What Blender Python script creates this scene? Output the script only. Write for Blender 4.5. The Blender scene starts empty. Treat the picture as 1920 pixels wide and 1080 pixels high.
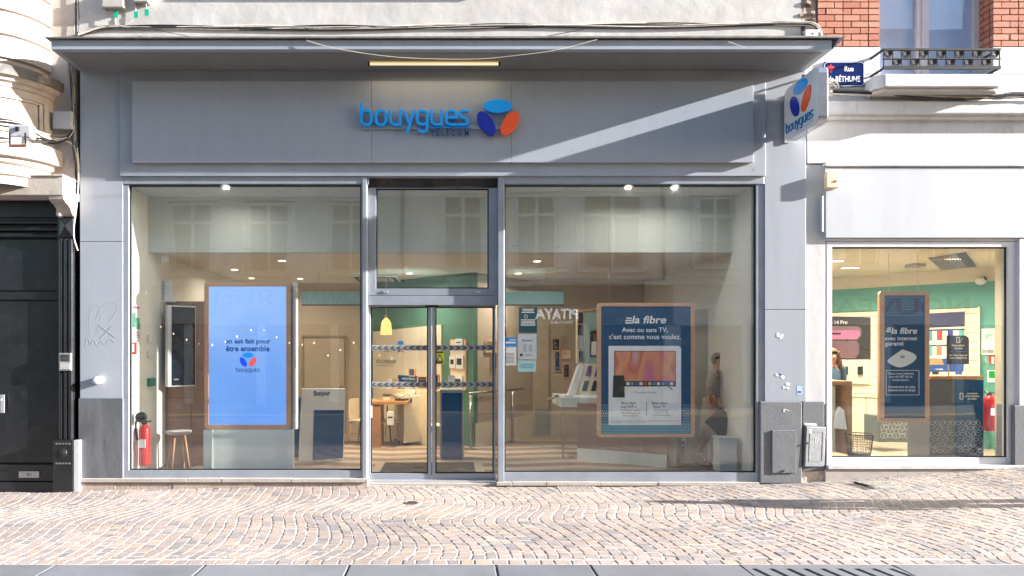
import bpy, bmesh, math, random
from mathutils import Matrix, Vector
R = math.radians
S = bpy.context.scene
COL = S.collection
rnd = random.Random(7)

# ------------------------------------------------------------------ camera
CAM = (0.0, -9.0, 1.78)
FPX, CX, CY = 1278.0, 840.0, 655.0          # focal length and principal point in 1920x1080 photo pixels
cd = bpy.data.cameras.new('camera'); cam = bpy.data.objects.new('camera', cd); COL.objects.link(cam)
cam.location = CAM; cam.rotation_euler = (R(90), 0, 0)
cd.sensor_width = 36; cd.lens = 36*FPX/1920
cd.shift_x = (960-CX)/1920; cd.shift_y = (CY-540)/1920
cd.clip_start = .05; cd.clip_end = 500
S.camera = cam

# ------------------------------------------------------------------ sky and sun
SUN = Vector((7.2, -1.0, 2.16))
W = bpy.data.worlds.new('World'); S.world = W; W.use_nodes = True
wn = W.node_tree.nodes
sky = wn.new('ShaderNodeTexSky'); sky.sky_type = 'NISHITA'; sky.sun_disc = False
sky.sun_elevation = math.asin(SUN.normalized().z); sky.sun_rotation = math.atan2(SUN.x, SUN.y)
W.node_tree.links.new(sky.outputs[0], wn['Background'].inputs[0])
wn['Background'].inputs[1].default_value = .088
sl = bpy.data.lights.new('sun', 'SUN'); sl.energy = 5; sl.angle = R(.5); sl.color = (1, .95, .89)
so = bpy.data.objects.new('sun', sl); COL.objects.link(so)
so.rotation_euler = SUN.to_track_quat('Z', 'Y').to_euler(); so.location = (20, -12, 14)
S.view_settings.view_transform = 'Standard'; S.view_settings.look = 'None'
S.view_settings.gamma = 1; S.view_settings.use_curve_mapping = False
S.view_settings.exposure = 2.38
S.render.engine = 'CYCLES'
S.cycles.max_bounces = 10; S.cycles.transparent_max_bounces = 24; S.cycles.diffuse_bounces = 4
S.cycles.caustics_reflective = False; S.cycles.caustics_refractive = False

# ------------------------------------------------------------------ materials
MATS = {}
def nd(nt, t, **kw):
    n = nt.nodes.new(t)
    for k, v in kw.items():
        if hasattr(n, k): setattr(n, k, v)
    return n
def mat(name, col, rough=.5, var=.08, scale=6, bump=0, bscale=None, metal=0, spec=.5, stain=0, stain_col=(.05, .05, .05), stain_scale=2, island=None, stretch=None, patch=None):
    """Principled surface: base colour with grain, optional shaped stains, optional per-piece palette."""
    if name in MATS: return MATS[name]
    m = bpy.data.materials.new(name); m.use_nodes = True; nt = m.node_tree; L = nt.links.new
    p = nt.nodes['Principled BSDF']
    p.inputs['Roughness'].default_value = rough; p.inputs['Metallic'].default_value = metal
    p.inputs['Specular IOR Level'].default_value = spec
    g = nd(nt, 'ShaderNodeNewGeometry'); vec = g.outputs['Position']
    if stretch:
        mp = nd(nt, 'ShaderNodeMapping'); mp.inputs['Scale'].default_value = stretch; L(vec, mp.inputs[0]); vec = mp.outputs[0]
    nz = nd(nt, 'ShaderNodeTexNoise'); nz.inputs['Scale'].default_value = scale; nz.inputs['Detail'].default_value = 6; nz.inputs['Roughness'].default_value = .65
    L(vec, nz.inputs['Vector'])
    r = nd(nt, 'ShaderNodeMapRange'); r.inputs['From Min'].default_value = .3; r.inputs['From Max'].default_value = .7
    r.inputs['To Min'].default_value = 1-var; r.inputs['To Max'].default_value = 1+var; L(nz.outputs['Fac'], r.inputs['Value'])
    if island:
        oi = nd(nt, 'ShaderNodeObjectInfo'); ad = nd(nt, 'ShaderNodeMath', operation='ADD'); fr = nd(nt, 'ShaderNodeMath', operation='FRACT')
        L(g.outputs['Random Per Island'], ad.inputs[0]); L(oi.outputs['Random'], ad.inputs[1]); L(ad.outputs[0], fr.inputs[0])
        cr = nd(nt, 'ShaderNodeValToRGB'); cr.color_ramp.interpolation = 'LINEAR'
        while len(cr.color_ramp.elements) < len(island): cr.color_ramp.elements.new(.5)
        for i, c in enumerate(island):
            cr.color_ramp.elements[i].position = i/(len(island)-1); cr.color_ramp.elements[i].color = (*c, 1)
        L(fr.outputs[0], cr.inputs[0]); base = cr.outputs[0]
    else:
        rg = nd(nt, 'ShaderNodeRGB'); rg.outputs[0].default_value = (*col, 1); base = rg.outputs[0]
    vm = nd(nt, 'ShaderNodeVectorMath', operation='SCALE'); L(base, vm.inputs[0]); L(r.outputs[0], vm.inputs['Scale'])
    out = vm.outputs[0]
    if patch:
        n5 = nd(nt, 'ShaderNodeTexNoise'); n5.inputs['Scale'].default_value = patch[0]; n5.inputs['Detail'].default_value = 5; L(vec, n5.inputs['Vector'])
        r5 = nd(nt, 'ShaderNodeMapRange'); r5.inputs['From Min'].default_value = .32; r5.inputs['From Max'].default_value = .68; r5.inputs['To Min'].default_value = 1-patch[1]; r5.inputs['To Max'].default_value = 1+patch[1]*.6; L(n5.outputs['Fac'], r5.inputs['Value'])
        v5 = nd(nt, 'ShaderNodeVectorMath', operation='SCALE'); L(out, v5.inputs[0]); L(r5.outputs[0], v5.inputs['Scale']); out = v5.outputs[0]
    if stain:
        n2 = nd(nt, 'ShaderNodeTexNoise'); n2.inputs['Scale'].default_value = stain_scale; n2.inputs['Detail'].default_value = 9; n2.inputs['Roughness'].default_value = .7
        L(vec, n2.inputs['Vector'])
        r2 = nd(nt, 'ShaderNodeMapRange'); r2.inputs['From Min'].default_value = .54; r2.inputs['From Max'].default_value = .72
        r2.inputs['To Min'].default_value = 0; r2.inputs['To Max'].default_value = stain; L(n2.outputs['Fac'], r2.inputs['Value'])
        mx = nd(nt, 'ShaderNodeMix', data_type='RGBA'); L(r2.outputs[0], mx.inputs[0]); L(out, mx.inputs[6]); mx.inputs[7].default_value = (*stain_col, 1)
        out = mx.outputs[2]
    L(out, p.inputs['Base Color'])
    if rough > .15:
        r3 = nd(nt, 'ShaderNodeMapRange'); r3.inputs['To Min'].default_value = max(.03, rough-.1); r3.inputs['To Max'].default_value = min(1, rough+.1)
        L(nz.outputs['Fac'], r3.inputs['Value']); L(r3.outputs[0], p.inputs['Roughness'])
    if bump:
        n3 = nd(nt, 'ShaderNodeTexNoise'); n3.inputs['Scale'].default_value = bscale or scale*4; n3.inputs['Detail'].default_value = 8
        L(g.outputs['Position'], n3.inputs['Vector'])
        b = nd(nt, 'ShaderNodeBump'); b.inputs['Strength'].default_value = bump; b.inputs['Distance'].default_value = .02
        L(n3.outputs['Fac'], b.inputs['Height']); L(b.outputs[0], p.inputs['Normal'])
    MATS[name] = m; return m
def emit(name, col, strength, col2=None, axis='Z', z0=0, z1=1):
    if name in MATS: return MATS[name]
    m = bpy.data.materials.new(name); m.use_nodes = True; nt = m.node_tree; L = nt.links.new
    p = nt.nodes['Principled BSDF']; p.inputs['Base Color'].default_value = (*[min(1, c)*.3 for c in col], 1); p.inputs['Roughness'].default_value = .25
    p.inputs['Emission Strength'].default_value = strength
    p.inputs['Emission Color'].default_value = (*col, 1)
    if col2:      # a picture on a screen: the gradient is what the screen shows
        g = nd(nt, 'ShaderNodeNewGeometry'); sx = nd(nt, 'ShaderNodeSeparateXYZ'); L(g.outputs['Position'], sx.inputs[0])
        mr = nd(nt, 'ShaderNodeMapRange'); mr.inputs['From Min'].default_value = z0; mr.inputs['From Max'].default_value = z1; L(sx.outputs[axis], mr.inputs['Value'])
        nz = nd(nt, 'ShaderNodeTexNoise'); nz.inputs['Scale'].default_value = 1.2; L(g.outputs['Position'], nz.inputs['Vector'])
        ad = nd(nt, 'ShaderNodeMath', operation='MULTIPLY_ADD'); L(nz.outputs['Fac'], ad.inputs[0]); ad.inputs[1].default_value = .8
        sb = nd(nt, 'ShaderNodeMath', operation='SUBTRACT'); L(mr.outputs[0], sb.inputs[0]); sb.inputs[1].default_value = .4; L(sb.outputs[0], ad.inputs[2])
        mx = nd(nt, 'ShaderNodeMix', data_type='RGBA'); L(ad.outputs[0], mx.inputs[0]); mx.inputs[6].default_value = (*col, 1); mx.inputs[7].default_value = (*col2, 1)
        L(mx.outputs[2], p.inputs['Emission Color'])
    MATS[name] = m; return m
def glass(name, tint=(.985, .995, .985), refl=.07, dust=.004):
    if name in MATS: return MATS[name]
    m = bpy.data.materials.new(name); m.use_nodes = True; nt = m.node_tree; L = nt.links.new
    nt.nodes.remove(nt.nodes['Principled BSDF']); out = nt.nodes['Material Output']
    tr = nd(nt, 'ShaderNodeBsdfTransparent'); tr.inputs[0].default_value = (*tint, 1)
    gl = nd(nt, 'ShaderNodeBsdfGlossy'); gl.inputs['Roughness'].default_value = 0.0; gl.inputs[0].default_value = (.95, .97, 1, 1)
    lw = nd(nt, 'ShaderNodeLayerWeight'); pw = nd(nt, 'ShaderNodeMath', operation='POWER'); pw.inputs[1].default_value = 4.5; L(lw.outputs['Facing'], pw.inputs[0])
    ma = nd(nt, 'ShaderNodeMath', operation='MULTIPLY_ADD'); L(pw.outputs[0], ma.inputs[0]); ma.inputs[1].default_value = .8; ma.inputs[2].default_value = refl
    mx = nd(nt, 'ShaderNodeMixShader'); L(ma.outputs[0], mx.inputs[0]); L(tr.outputs[0], mx.inputs[1]); L(gl.outputs[0], mx.inputs[2])
    g = nd(nt, 'ShaderNodeNewGeometry'); nz = nd(nt, 'ShaderNodeTexNoise'); nz.inputs['Scale'].default_value = .9; L(g.outputs['Position'], nz.inputs['Vector'])
    bp = nd(nt, 'ShaderNodeBump'); bp.inputs['Strength'].default_value = .04; bp.inputs['Distance'].default_value = .05; L(nz.outputs['Fac'], bp.inputs['Height']); L(bp.outputs[0], gl.inputs['Normal'])
    df = nd(nt, 'ShaderNodeBsdfDiffuse'); df.inputs[0].default_value = (.7, .7, .7, 1)
    n2 = nd(nt, 'ShaderNodeTexNoise'); n2.inputs['Scale'].default_value = 14; n2.inputs['Detail'].default_value = 8; L(g.outputs['Position'], n2.inputs['Vector'])
    r2 = nd(nt, 'ShaderNodeMapRange'); r2.inputs['From Min'].default_value = .45; r2.inputs['From Max'].default_value = .8; r2.inputs['To Max'].default_value = dust*4; r2.inputs['To Min'].default_value = dust*.5; L(n2.outputs['Fac'], r2.inputs['Value'])
    m2 = nd(nt, 'ShaderNodeMixShader'); L(r2.outputs[0], m2.inputs[0]); L(mx.outputs[0], m2.inputs[1]); L(df.outputs[0], m2.inputs[2])
    L(m2.outputs[0], out.inputs[0])
    MATS[name] = m; return m

# ------------------------------------------------------------------ frames: a vertical plane in the place, u to the right, v up, w towards the street
class Fr:
    def __init__(s, x, y, z=0, a=0):
        s.o = Vector((x, y, z)); s.a = a; c, n = math.cos(a), math.sin(a)
        s.M = Matrix(((c, 0, n, x), (n, 0, -c, y), (0, 1, 0, z), (0, 0, 0, 1)))
    def px(s, x, y):                      # where a photo pixel's sight line meets this plane
        c, n = math.cos(s.a), math.sin(s.a); dx = (x-CX)/FPX; dz = (CY-y)/FPX
        o = s.o
        # (dx*k, -9+k) = o + u*(c,n)
        k = (o.x*n - (o.y+9)*c)/(dx*n - c)
        u = (dx*k-o.x)*c + (-9+k-o.y)*n
        return u, CAM[2]+dz*k-o.z
def F(Y): return Fr(0, Y)
def FW(p0, p1): return Fr(p0[0], p0[1], 0, math.atan2(p1[1]-p0[1], p1[0]-p0[0]))
ID = Matrix.Identity(4)
WM = {}
def thing(name, label, cat, loc=(0, 0, 0), rz=0, group=None):
    o = bpy.data.objects.new(name, None); COL.objects.link(o); o.empty_display_size = .1
    o.location = loc; o.rotation_euler = (0, 0, rz); o['label'] = label; o['category'] = cat
    if group: o['group'] = group
    WM[o.name] = Matrix.Translation(loc) @ Matrix.Rotation(rz, 4, 'Z')
    return o
def tag(o, label, cat, group=None):
    o['label'] = label; o['category'] = cat
    if group: o['group'] = group
    return o
def struct(o): o['kind'] = 'structure'; return o
def stuff(o): o['kind'] = 'stuff'; return o

class MB:
    def __init__(s, fr=None):
        s.M = fr.M if isinstance(fr, Fr) else (fr or ID); s.fr = fr if isinstance(fr, Fr) else None
        s.v = []; s.f = []; s.mi = []; s.sm = []; s.m = 0; s.smooth = False
    def add(s, vs, fs):
        n = len(s.v); s.v += [tuple(x) for x in vs]
        for f in fs: s.f.append(tuple(i+n for i in f)); s.mi.append(s.m); s.sm.append(s.smooth)
        return s
    def box(s, x0, x1, y0, y1, z0, z1):
        x0, x1 = min(x0, x1), max(x0, x1); y0, y1 = min(y0, y1), max(y0, y1); z0, z1 = min(z0, z1), max(z0, z1)
        return s.add([(x0, y0, z0), (x1, y0, z0), (x1, y1, z0), (x0, y1, z0), (x0, y0, z1), (x1, y0, z1), (x1, y1, z1), (x0, y1, z1)],
                     [(3, 2, 1, 0), (4, 5, 6, 7), (0, 1, 5, 4), (1, 2, 6, 5), (2, 3, 7, 6), (3, 0, 4, 7)])
    def q(s, x0, y0, x1, y1, w0=0, w1=-.02):      # box with its front on the frame's plane, spanned by two photo pixels
        xm, ym = (x0+x1)/2, (y0+y1)/2
        u0 = s.fr.px(x0, ym)[0]; u1 = s.fr.px(x1, ym)[0]; v0 = s.fr.px(xm, y1)[1]; v1 = s.fr.px(xm, y0)[1]
        return s.box(u0, u1, v0, v1, w0, w1)
    def prism(s, poly, d0, d1):                   # polygon in (x, y) extruded along z
        a = sum(poly[i][0]*poly[(i+1) % len(poly)][1]-poly[(i+1) % len(poly)][0]*poly[i][1] for i in range(len(poly)))
        if a < 0: poly = poly[::-1]
        lo, hi = min(d0, d1), max(d0, d1); n = len(poly)
        return s.add([(x, y, lo) for x, y in poly]+[(x, y, hi) for x, y in poly],
                     [tuple(range(n))[::-1], tuple(range(n, 2*n))]+[(i, (i+1) % n, (i+1) % n+n, i+n) for i in range(n)])
    def ring(s, outer, inner, d0, d1):
        n = len(outer); lo, hi = min(d0, d1), max(d0, d1)
        vs = [(x, y, lo) for x, y in outer]+[(x, y, lo) for x, y in inner]+[(x, y, hi) for x, y in outer]+[(x, y, hi) for x, y in inner]
        fs = []
        for i in range(n):
            j = (i+1) % n
            fs += [(i, i+n, j+n, j), (i+2*n, j+2*n, j+3*n, i+3*n), (i, j, j+2*n, i+2*n), (i+n, i+3*n, j+3*n, j+n)]
        return s.add(vs, fs)
    def tube(s, pts, r, n=6, cap=True):
        pts = [Vector(p) for p in pts]; vs = []; fs = []; up = None
        rs = r if isinstance(r, (list, tuple)) else [r]*len(pts)
        for i, p in enumerate(pts):
            t = (pts[min(i+1, len(pts)-1)]-pts[max(i-1, 0)]).normalized()
            if up is None or abs(t.dot(up)) > .95: up = Vector((0, 0, 1)) if abs(t.z) < .9 else Vector((1, 0, 0))
            a = t.cross(up).normalized(); b = a.cross(t); up = b
            for k in range(n): th = 2*math.pi*k/n; vs.append(p+(a*math.cos(th)+b*math.sin(th))*rs[i])
        for i in range(len(pts)-1):
            for k in range(n): fs.append((i*n+k, i*n+(k+1) % n, (i+1)*n+(k+1) % n, (i+1)*n+k))
        if cap: fs += [tuple(range(n))[::-1], tuple(range((len(pts)-1)*n, len(pts)*n))]
        sm = s.smooth; s.smooth = n > 5; s.add(vs, fs); s.smooth = sm
        return s
    def lathe(s, prof, cx=0, cy=0, n=24, sx=1, sy=1, a0=0, a1=2*math.pi, cap=True):
        full = abs(a1-a0-2*math.pi) < 1e-6; cols = n if full else n+1; vs = []; fs = []
        for r, z in prof:
            for k in range(cols):
                th = a0+(a1-a0)*k/n; vs.append((cx+r*sx*math.cos(th), cy+r*sy*math.sin(th), z))
        for i in range(len(prof)-1):
            for k in range(n): fs.append((i*cols+k, i*cols+(k+1) % cols, (i+1)*cols+(k+1) % cols, (i+1)*cols+k))
        if full and cap: fs += [tuple(range(cols))[::-1], tuple(range((len(prof)-1)*cols, len(prof)*cols))]
        s.add(vs, fs); return s
    def build(s, name, mats, parent=None, bev=0, smooth=None, seg=2):
        vs = [s.M @ Vector(v) for v in s.v]
        lo = Vector([min(v[i] for v in vs) for i in range(3)]); hi = Vector([max(v[i] for v in vs) for i in range(3)])
        c = (lo+hi)/2
        if parent is None: c.z = lo.z
        me = bpy.data.meshes.new(name); 
        Pm = WM[parent.name].inverted() if parent else ID
        cl = Pm @ c; R3 = Pm.to_3x3()
        me.from_pydata([R3 @ (v-c) for v in vs], [], s.f)
        mats = mats if isinstance(mats, (list, tuple)) else [mats]
        for m in mats: me.materials.append(m)
        me.polygons.foreach_set('material_index', s.mi)
        me.polygons.foreach_set('use_smooth', s.sm if smooth is None else [smooth]*len(s.f))
        me.update()
        o = bpy.data.objects.new(name, me); COL.objects.link(o); o.location = cl
        if parent: o.parent = parent
        WM[o.name] = (WM[parent.name] if parent else ID) @ Matrix.Translation(cl)
        if bev:
            b = o.modifiers.new('edge', 'BEVEL'); b.width = bev; b.segments = seg; b.limit_method = 'ANGLE'; b.angle_limit = R(40)
        return o
def rr(x0, x1, y0, y1, r, n=5):                  # rounded rectangle, r one radius or (bl, br, tr, tl)
    rs = r if isinstance(r, (list, tuple)) else (r,)*4; out = []
    for (cx, cy, a, k) in ((x0, y0, 180, 0), (x1, y0, 270, 1), (x1, y1, 0, 2), (x0, y1, 90, 3)):
        q = rs[k]; ccx = cx+(q if cx == x0 else -q); ccy = cy+(q if cy == y0 else -q)
        for i in range(n+1):
            t = R(a+90*i/n); out.append((ccx+q*math.cos(t), ccy+q*math.sin(t)))
    return out
def ell(cx, cy, a, b, ang, n=28):
    c, s_ = math.cos(ang), math.sin(ang)
    return [(cx+a*math.cos(t)*c-b*math.sin(t)*s_, cy+a*math.cos(t)*s_+b*math.sin(t)*c) for t in [2*math.pi*i/n for i in range(n)]]
def chaikin(p, n=2):
    for _ in range(n):
        o = [p[0]]
        for a, b in zip(p, p[1:]):
            o += [(a[0]*.75+b[0]*.25, a[1]*.75+b[1]*.25), (a[0]*.25+b[0]*.75, a[1]*.25+b[1]*.75)]
        p = o+[p[-1]]
    return p
def ribbon(pts, h, cap=4):                       # outline of a stroke of half width h with round ends
    pts = [Vector(p) for p in pts]; L, Rr = [], []
    for i, p in enumerate(pts):
        t = (pts[min(i+1, len(pts)-1)]-pts[max(i-1, 0)]).normalized(); n = Vector((-t.y, t.x))
        L.append(p+n*h); Rr.append(p-n*h)
    def arc(c, d):
        a = math.atan2(d.y, d.x); return [c+Vector((math.cos(a-math.pi*k/(cap+1)), math.sin(a-math.pi*k/(cap+1))))*h for k in range(1, cap+1)]
    e = arc(pts[-1], L[-1]-pts[-1]); b = arc(pts[0], Rr[0]-pts[0])
    return [tuple(v) for v in L+e+Rr[::-1]+b]
def text(s, fr, box, w, mat_, parent, name='lettering', depth=0, bold=0, shear=0, stretch=True):
    """Lettering fitted into box=(u0,u1,v0,v1) of the frame, standing w off its plane."""
    cu = bpy.data.curves.new('lettering', 'FONT'); cu.body = s; cu.offset = bold; cu.shear = shear; cu.resolution_u = 3; cu.align_x = 'CENTER'; cu.space_line = .95
    if depth: cu.extrude = .5
    ob = bpy.data.objects.new('lettering_tmp', cu); COL.objects.link(ob)
    me0 = ob.to_mesh(); vs = [v.co.copy() for v in me0.vertices]; fs = [tuple(p.vertices) for p in me0.polygons]; ob.to_mesh_clear()
    bpy.data.objects.remove(ob); bpy.data.curves.remove(cu)
    x0 = min(v.x for v in vs); x1 = max(v.x for v in vs); y0 = min(v.y for v in vs); y1 = max(v.y for v in vs)
    u0, u1, v0, v1 = box; sx = (u1-u0)/(x1-x0); sy = (v1-v0)/(y1-y0)
    if not stretch: sx = sy = min(sx, sy)
    cu_, cv = (u0+u1)/2, (v0+v1)/2; xm, ym = (x0+x1)/2, (y0+y1)/2
    m = MB(fr); m.add([(cu_+(v.x-xm)*sx, cv+(v.y-ym)*sy, w+(v.z*depth if depth else 0)) for v in vs], fs)
    return m.build(name, mat_, parent)
def ptext(s, fr, x0, y0, x1, y1, w, mat_, parent, **k):
    xm, ym = (x0+x1)/2, (y0+y1)/2
    return text(s, fr, (fr.px(x0, ym)[0], fr.px(x1, ym)[0], fr.px(xm, y1)[1], fr.px(xm, y0)[1]), w, mat_, parent, **k)
def copy_part(o, loc, parent, rot=None):
    c = o.copy(); COL.objects.link(c); c.parent = parent; c.location = loc
    if rot: c.rotation_euler = rot
    return c
# ------------------------------------------------------------------ palette
GREY = mat('grey_paint', (.305, .337, .392), .45, .04, 3, bump=.05, bscale=5, stain=.22, stain_col=(.17, .17, .17), stain_scale=3, stretch=(2.2, 2.2, .22), patch=(.5, .1))
SIGNGREY = mat('sign_panel_grey', (.305, .337, .392), .42, .03, 2.5, bump=.035, bscale=3, stain=.1, stain_col=(.2, .2, .2), stain_scale=4, stretch=(2.5, 2.5, .25))
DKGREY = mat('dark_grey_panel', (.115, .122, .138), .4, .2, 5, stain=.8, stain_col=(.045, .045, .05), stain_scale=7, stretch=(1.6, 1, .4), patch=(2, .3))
STUCCO = mat('grey_stucco', (.135, .142, .158), .8, .12, 5, bump=.12, bscale=30, stain=.25, stain_col=(.25, .25, .25), stain_scale=3)
ALU = mat('grey_aluminium', (.295, .33, .39), .34, .06, 4, metal=.3, patch=(3, .08))
ALUL = mat('bright_aluminium', (.55, .56, .6), .3, .05, 4, metal=.6)
DKMET = mat('dark_metal', (.03, .03, .032), .4, .2, 10, metal=.4)
RENDER = mat('white_render', (.5, .485, .475), .9, .06, 2.2, bump=.3, bscale=5, patch=(1.1, .12), stain=.45, stain_col=(.42, .38, .34), stain_scale=1.7)
WHITE = mat('white_paint', (.51, .515, .53), .55, .04, 2, bump=.12, bscale=9, stain=.55, stain_col=(.27, .245, .22), stain_scale=2.2, stretch=(2, 2, .4), patch=(.8, .1))
WHITEP = mat('white_panel', (.48, .51, .56), .4, .03, 1.5, bump=.06, bscale=3, stain=.35, stain_col=(.4, .4, .4), stain_scale=2.5, stretch=(2, 2, .3), patch=(.6, .08))
STONE = mat('cream_stone', (.43, .385, .35), .85, .1, 3, bump=.16, bscale=14, patch=(1.6, .12), stain=.75, stain_col=(.2, .165, .14), stain_scale=2.2)
OLDST = mat('weathered_stone', (.12, .115, .11), .9, .3, 6, bump=.5, bscale=20, stain=.6, stain_col=(.6, .56, .5), stain_scale=5)
PLINTH = mat('plinth_stone', (.36, .29, .25), .85, .15, 5, bump=.3, bscale=40, stain=.4, stain_col=(.3, .22, .18), stain_scale=5)
PLINTHL = mat('pale_plinth_slab', (.36, .33, .3), .8, .14, 6, bump=.2, bscale=40, stain=.3, stain_col=(.35, .3, .26), stain_scale=6)
BLACK = mat('black_gloss_wood', (.009, .0105, .014), .36, .3, 4, bump=.08, bscale=30, stain=.2, stain_col=(.06, .06, .06), stain_scale=8)
BLACKM = mat('black_matt', (.01, .01, .011), .7, .2, 8)
GRANITE = mat('kerb_granite', (.17, .175, .195), .85, .3, 130, bump=.15, bscale=120, patch=(1.3, .22), island=[(.11, .115, .135), (.15, .155, .175), (.125, .13, .145), (.145, .15, .17)], stain=.3, stain_col=(.16, .16, .17), stain_scale=2)
MORTAR = mat('joint_sand', (.42, .385, .36), .95, .15, 30, bump=.5, bscale=80, patch=(.9, .25))
COBBLE = mat('porphyry_cobble', (.4, .3, .25), .85, .2, 45, bump=.35, bscale=75, patch=(.7, .2), stain=.3, stain_col=(.36, .33, .31), stain_scale=11,
             island=[(.275, .225, .21), (.32, .245, .205), (.25, .215, .21), (.365, .275, .21), (.205, .19, .195), (.33, .265, .23), (.285, .235, .222), (.315, .245, .21), (.185, .178, .187), (.36, .295, .25)])
BRICK = mat('red_brick', (.45, .15, .08), .85, .12, 20, bump=.35, bscale=60, island=[(.42, .15, .09), (.5, .2, .125), (.38, .135, .085), (.54, .25, .17), (.45, .17, .11)])
BMORT = mat('brick_mortar', (.1, .075, .06), .95, .2, 20, bump=.3)
LBLUE = mat('sign_light_blue', (.0, .33, .95), .3, .02)
DBLUE = mat('sign_dark_blue', (.003, .02, .38), .3, .02)
ORANGE = mat('sign_orange', (.85, .1, .02), .3, .02)
SIGNWH = mat('sign_white', (.62, .63, .66), .35, .02)
ENAMEL = mat('blue_enamel', (.008, .02, .12), .15, .05)
ENWHITE = mat('white_lettering', (.8, .8, .8), .5, .02)
REDFLEUR = mat('red_print', (.55, .02, .03), .4, .02)
CABLEB = mat('black_cable', (.02, .02, .022), .5, .1); CABLEW = mat('pale_cable', (.6, .54, .46), .6, .15, 12); CABLEG = mat('grey_cable', (.2, .19, .18), .6, .2, 12)
PLASTIC = mat('white_plastic', (.7, .69, .68), .4, .03); IVORY = mat('ivory_plastic', (.75, .62, .4), .4, .04)
GREYBOX = mat('pale_grey_plastic', (.45, .46, .5), .5, .04)
GREEN = mat('green_tag', (.0, .35, .22), .5, .05); IRON = mat('wrought_iron', (.03, .03, .032), .7, .2, 20, spec=.25)
GL = glass('shop_glass'); GL2 = glass('door_glass', refl=.055)
WINF = mat('painted_window_frame', (.62, .57, .6), .5, .06)

# ------------------------------------------------------------------ ground
KERBY = -3.36
def ground_z(x, y):
    p = [(-9, -.12), (-5.4, -.1), (-4.8, -.075), (-1, -.012), (.5, -.028), (2.2, -.028), (4.1, .0), (5, .04), (7.6, .235), (12, .45)]
    z = p[-1][1]
    for (a, za), (b, zb) in zip(p, p[1:]):
        if x <= b: z = za+(zb-za)*max(0, (x-a)/(b-a)); break
    if x < p[0][0]: z = p[0][1]
    k = min(1, max(0, (y-KERBY)/(0-KERBY)))
    return z*k*k*(3-2*k)+.0
def sheet(name, x0, x1, y0, y1, nx, ny, zf, m):
    b = MB(); vs = [(x0+(x1-x0)*i/nx, y0+(y1-y0)*j/ny, zf(x0+(x1-x0)*i/nx, y0+(y1-y0)*j/ny)) for j in range(ny+1) for i in range(nx+1)]
    b.add(vs, [(j*(nx+1)+i, j*(nx+1)+i+1, (j+1)*(nx+1)+i+1, (j+1)*(nx+1)+i) for j in range(ny) for i in range(nx)])
    return struct(b.build(name, m, smooth=True))
pavement = sheet('pavement', -14, 16, KERBY+.004, .3, 120, 30, lambda x, y: ground_z(x, y)-.0042, MORTAR)
road = sheet('road', -60, 160, -9.6, KERBY-.36, 44, 4, lambda x, y: -.05, mat('road_setts', (.06, .06, .062), .9, .25, 14, bump=.5, bscale=30))
farpave = sheet('far_pavement', -60, 160, -13.4, -9.6, 20, 2, lambda x, y: .02, mat('far_paving', (.16, .145, .135), .9, .2, 14, bump=.4, bscale=25))
def wave(y, x):   # wavy courses that run from the kerb to the wall
    ph = 2*math.pi*(y+.8)/2.05+math.pi/2+.45*math.sin(x*.8)+.4*math.sin(x*1.9+1)
    return (.115+.04*math.sin(x*1.3+2))*math.sin(ph)+.02*math.sin(2*ph+.6)
def cob_mesh(c4, zc, h):
    """A sett: top face with worn edges; corners given in plan."""
    cx = sum(p[0] for p in c4)/4; cy = sum(p[1] for p in c4)/4
    lo = [(p[0], p[1], zc[i]-.03) for i, p in enumerate(c4)]
    md = [(p[0], p[1], zc[i]+h-.006) for i, p in enumerate(c4)]
    up = [(cx+(p[0]-cx)*.88, cy+(p[1]-cy)*.88, zc[i]+h) for i, p in enumerate(c4)]
    fs = [(8, 9, 10, 11)]
    for i in range(4):
        j = (i+1) % 4; fs += [(i, j, j+4, i+4), (i+4, j+4, j+8, i+8)]
    return lo+md+up, fs
cobs = []
rc = random.Random(3)
pw, pl = .118, .112
xr = -78*.118
for i in range(-78, 92):
    pw = .118*rc.uniform(.84, 1.16); x0 = xr; xr += pw; wj = rc.uniform(-.012, .012); y = KERBY+.135; off = rc.uniform(0, pl)
    y -= 0; first = True
    while y < -.02:
        ln = pl*rc.uniform(.75, 1.3)*(off/pl*.5+.6 if first else 1); first = False
        y1 = min(y+ln, -.0)
        g = .0055
        def pt(xx, yy): return (xx+wave(yy, xx)+rc.uniform(-.006, .006), yy+rc.uniform(-.008, .008)+.03*math.sin(xx*2.1)+wj)
        c4 = [pt(x0+g, y+g), pt(x0+pw-g, y+g), pt(x0+pw-g, y1-g), pt(x0+g, y1-g)]
        cobs.append(c4); y = y1
x = -9.2
while x < 10.8:                                  # the straight course beside the kerb
    w_ = rc.uniform(.1, .15); g = .006
    cobs.append([(x+g, KERBY+.012), (x+w_-g, KERBY+.012+rc.uniform(0, .006)), (x+w_-g, KERBY+.125), (x+g, KERBY+.125-rc.uniform(0, .006))]); x += w_
def vis(c):
    X, Y = c[0]; d = Y+9; px = CX+X*FPX/d; return -20 < px < 1940
blk = [(.0, 0)]
near = sorted([c for c in cobs if vis(c)], key=lambda c: c[0][1])[:300]
nearset = set(map(id, near)); far = MB()
for c in cobs:
    tilt = [rc.uniform(-.0018, .0018) for _ in range(4)]; hh = rc.uniform(-.002, .002)
    vs, fs = cob_mesh(c, [ground_z(*p)+tilt[k]-.006 for k, p in enumerate(c)], .006+hh)
    if id(c) in nearset: MB().add(vs, fs).build('cobble', COBBLE, pavement)
    else: far.add(vs, fs)
stuff(far.build('cobblestones', COBBLE, pavement))
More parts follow.
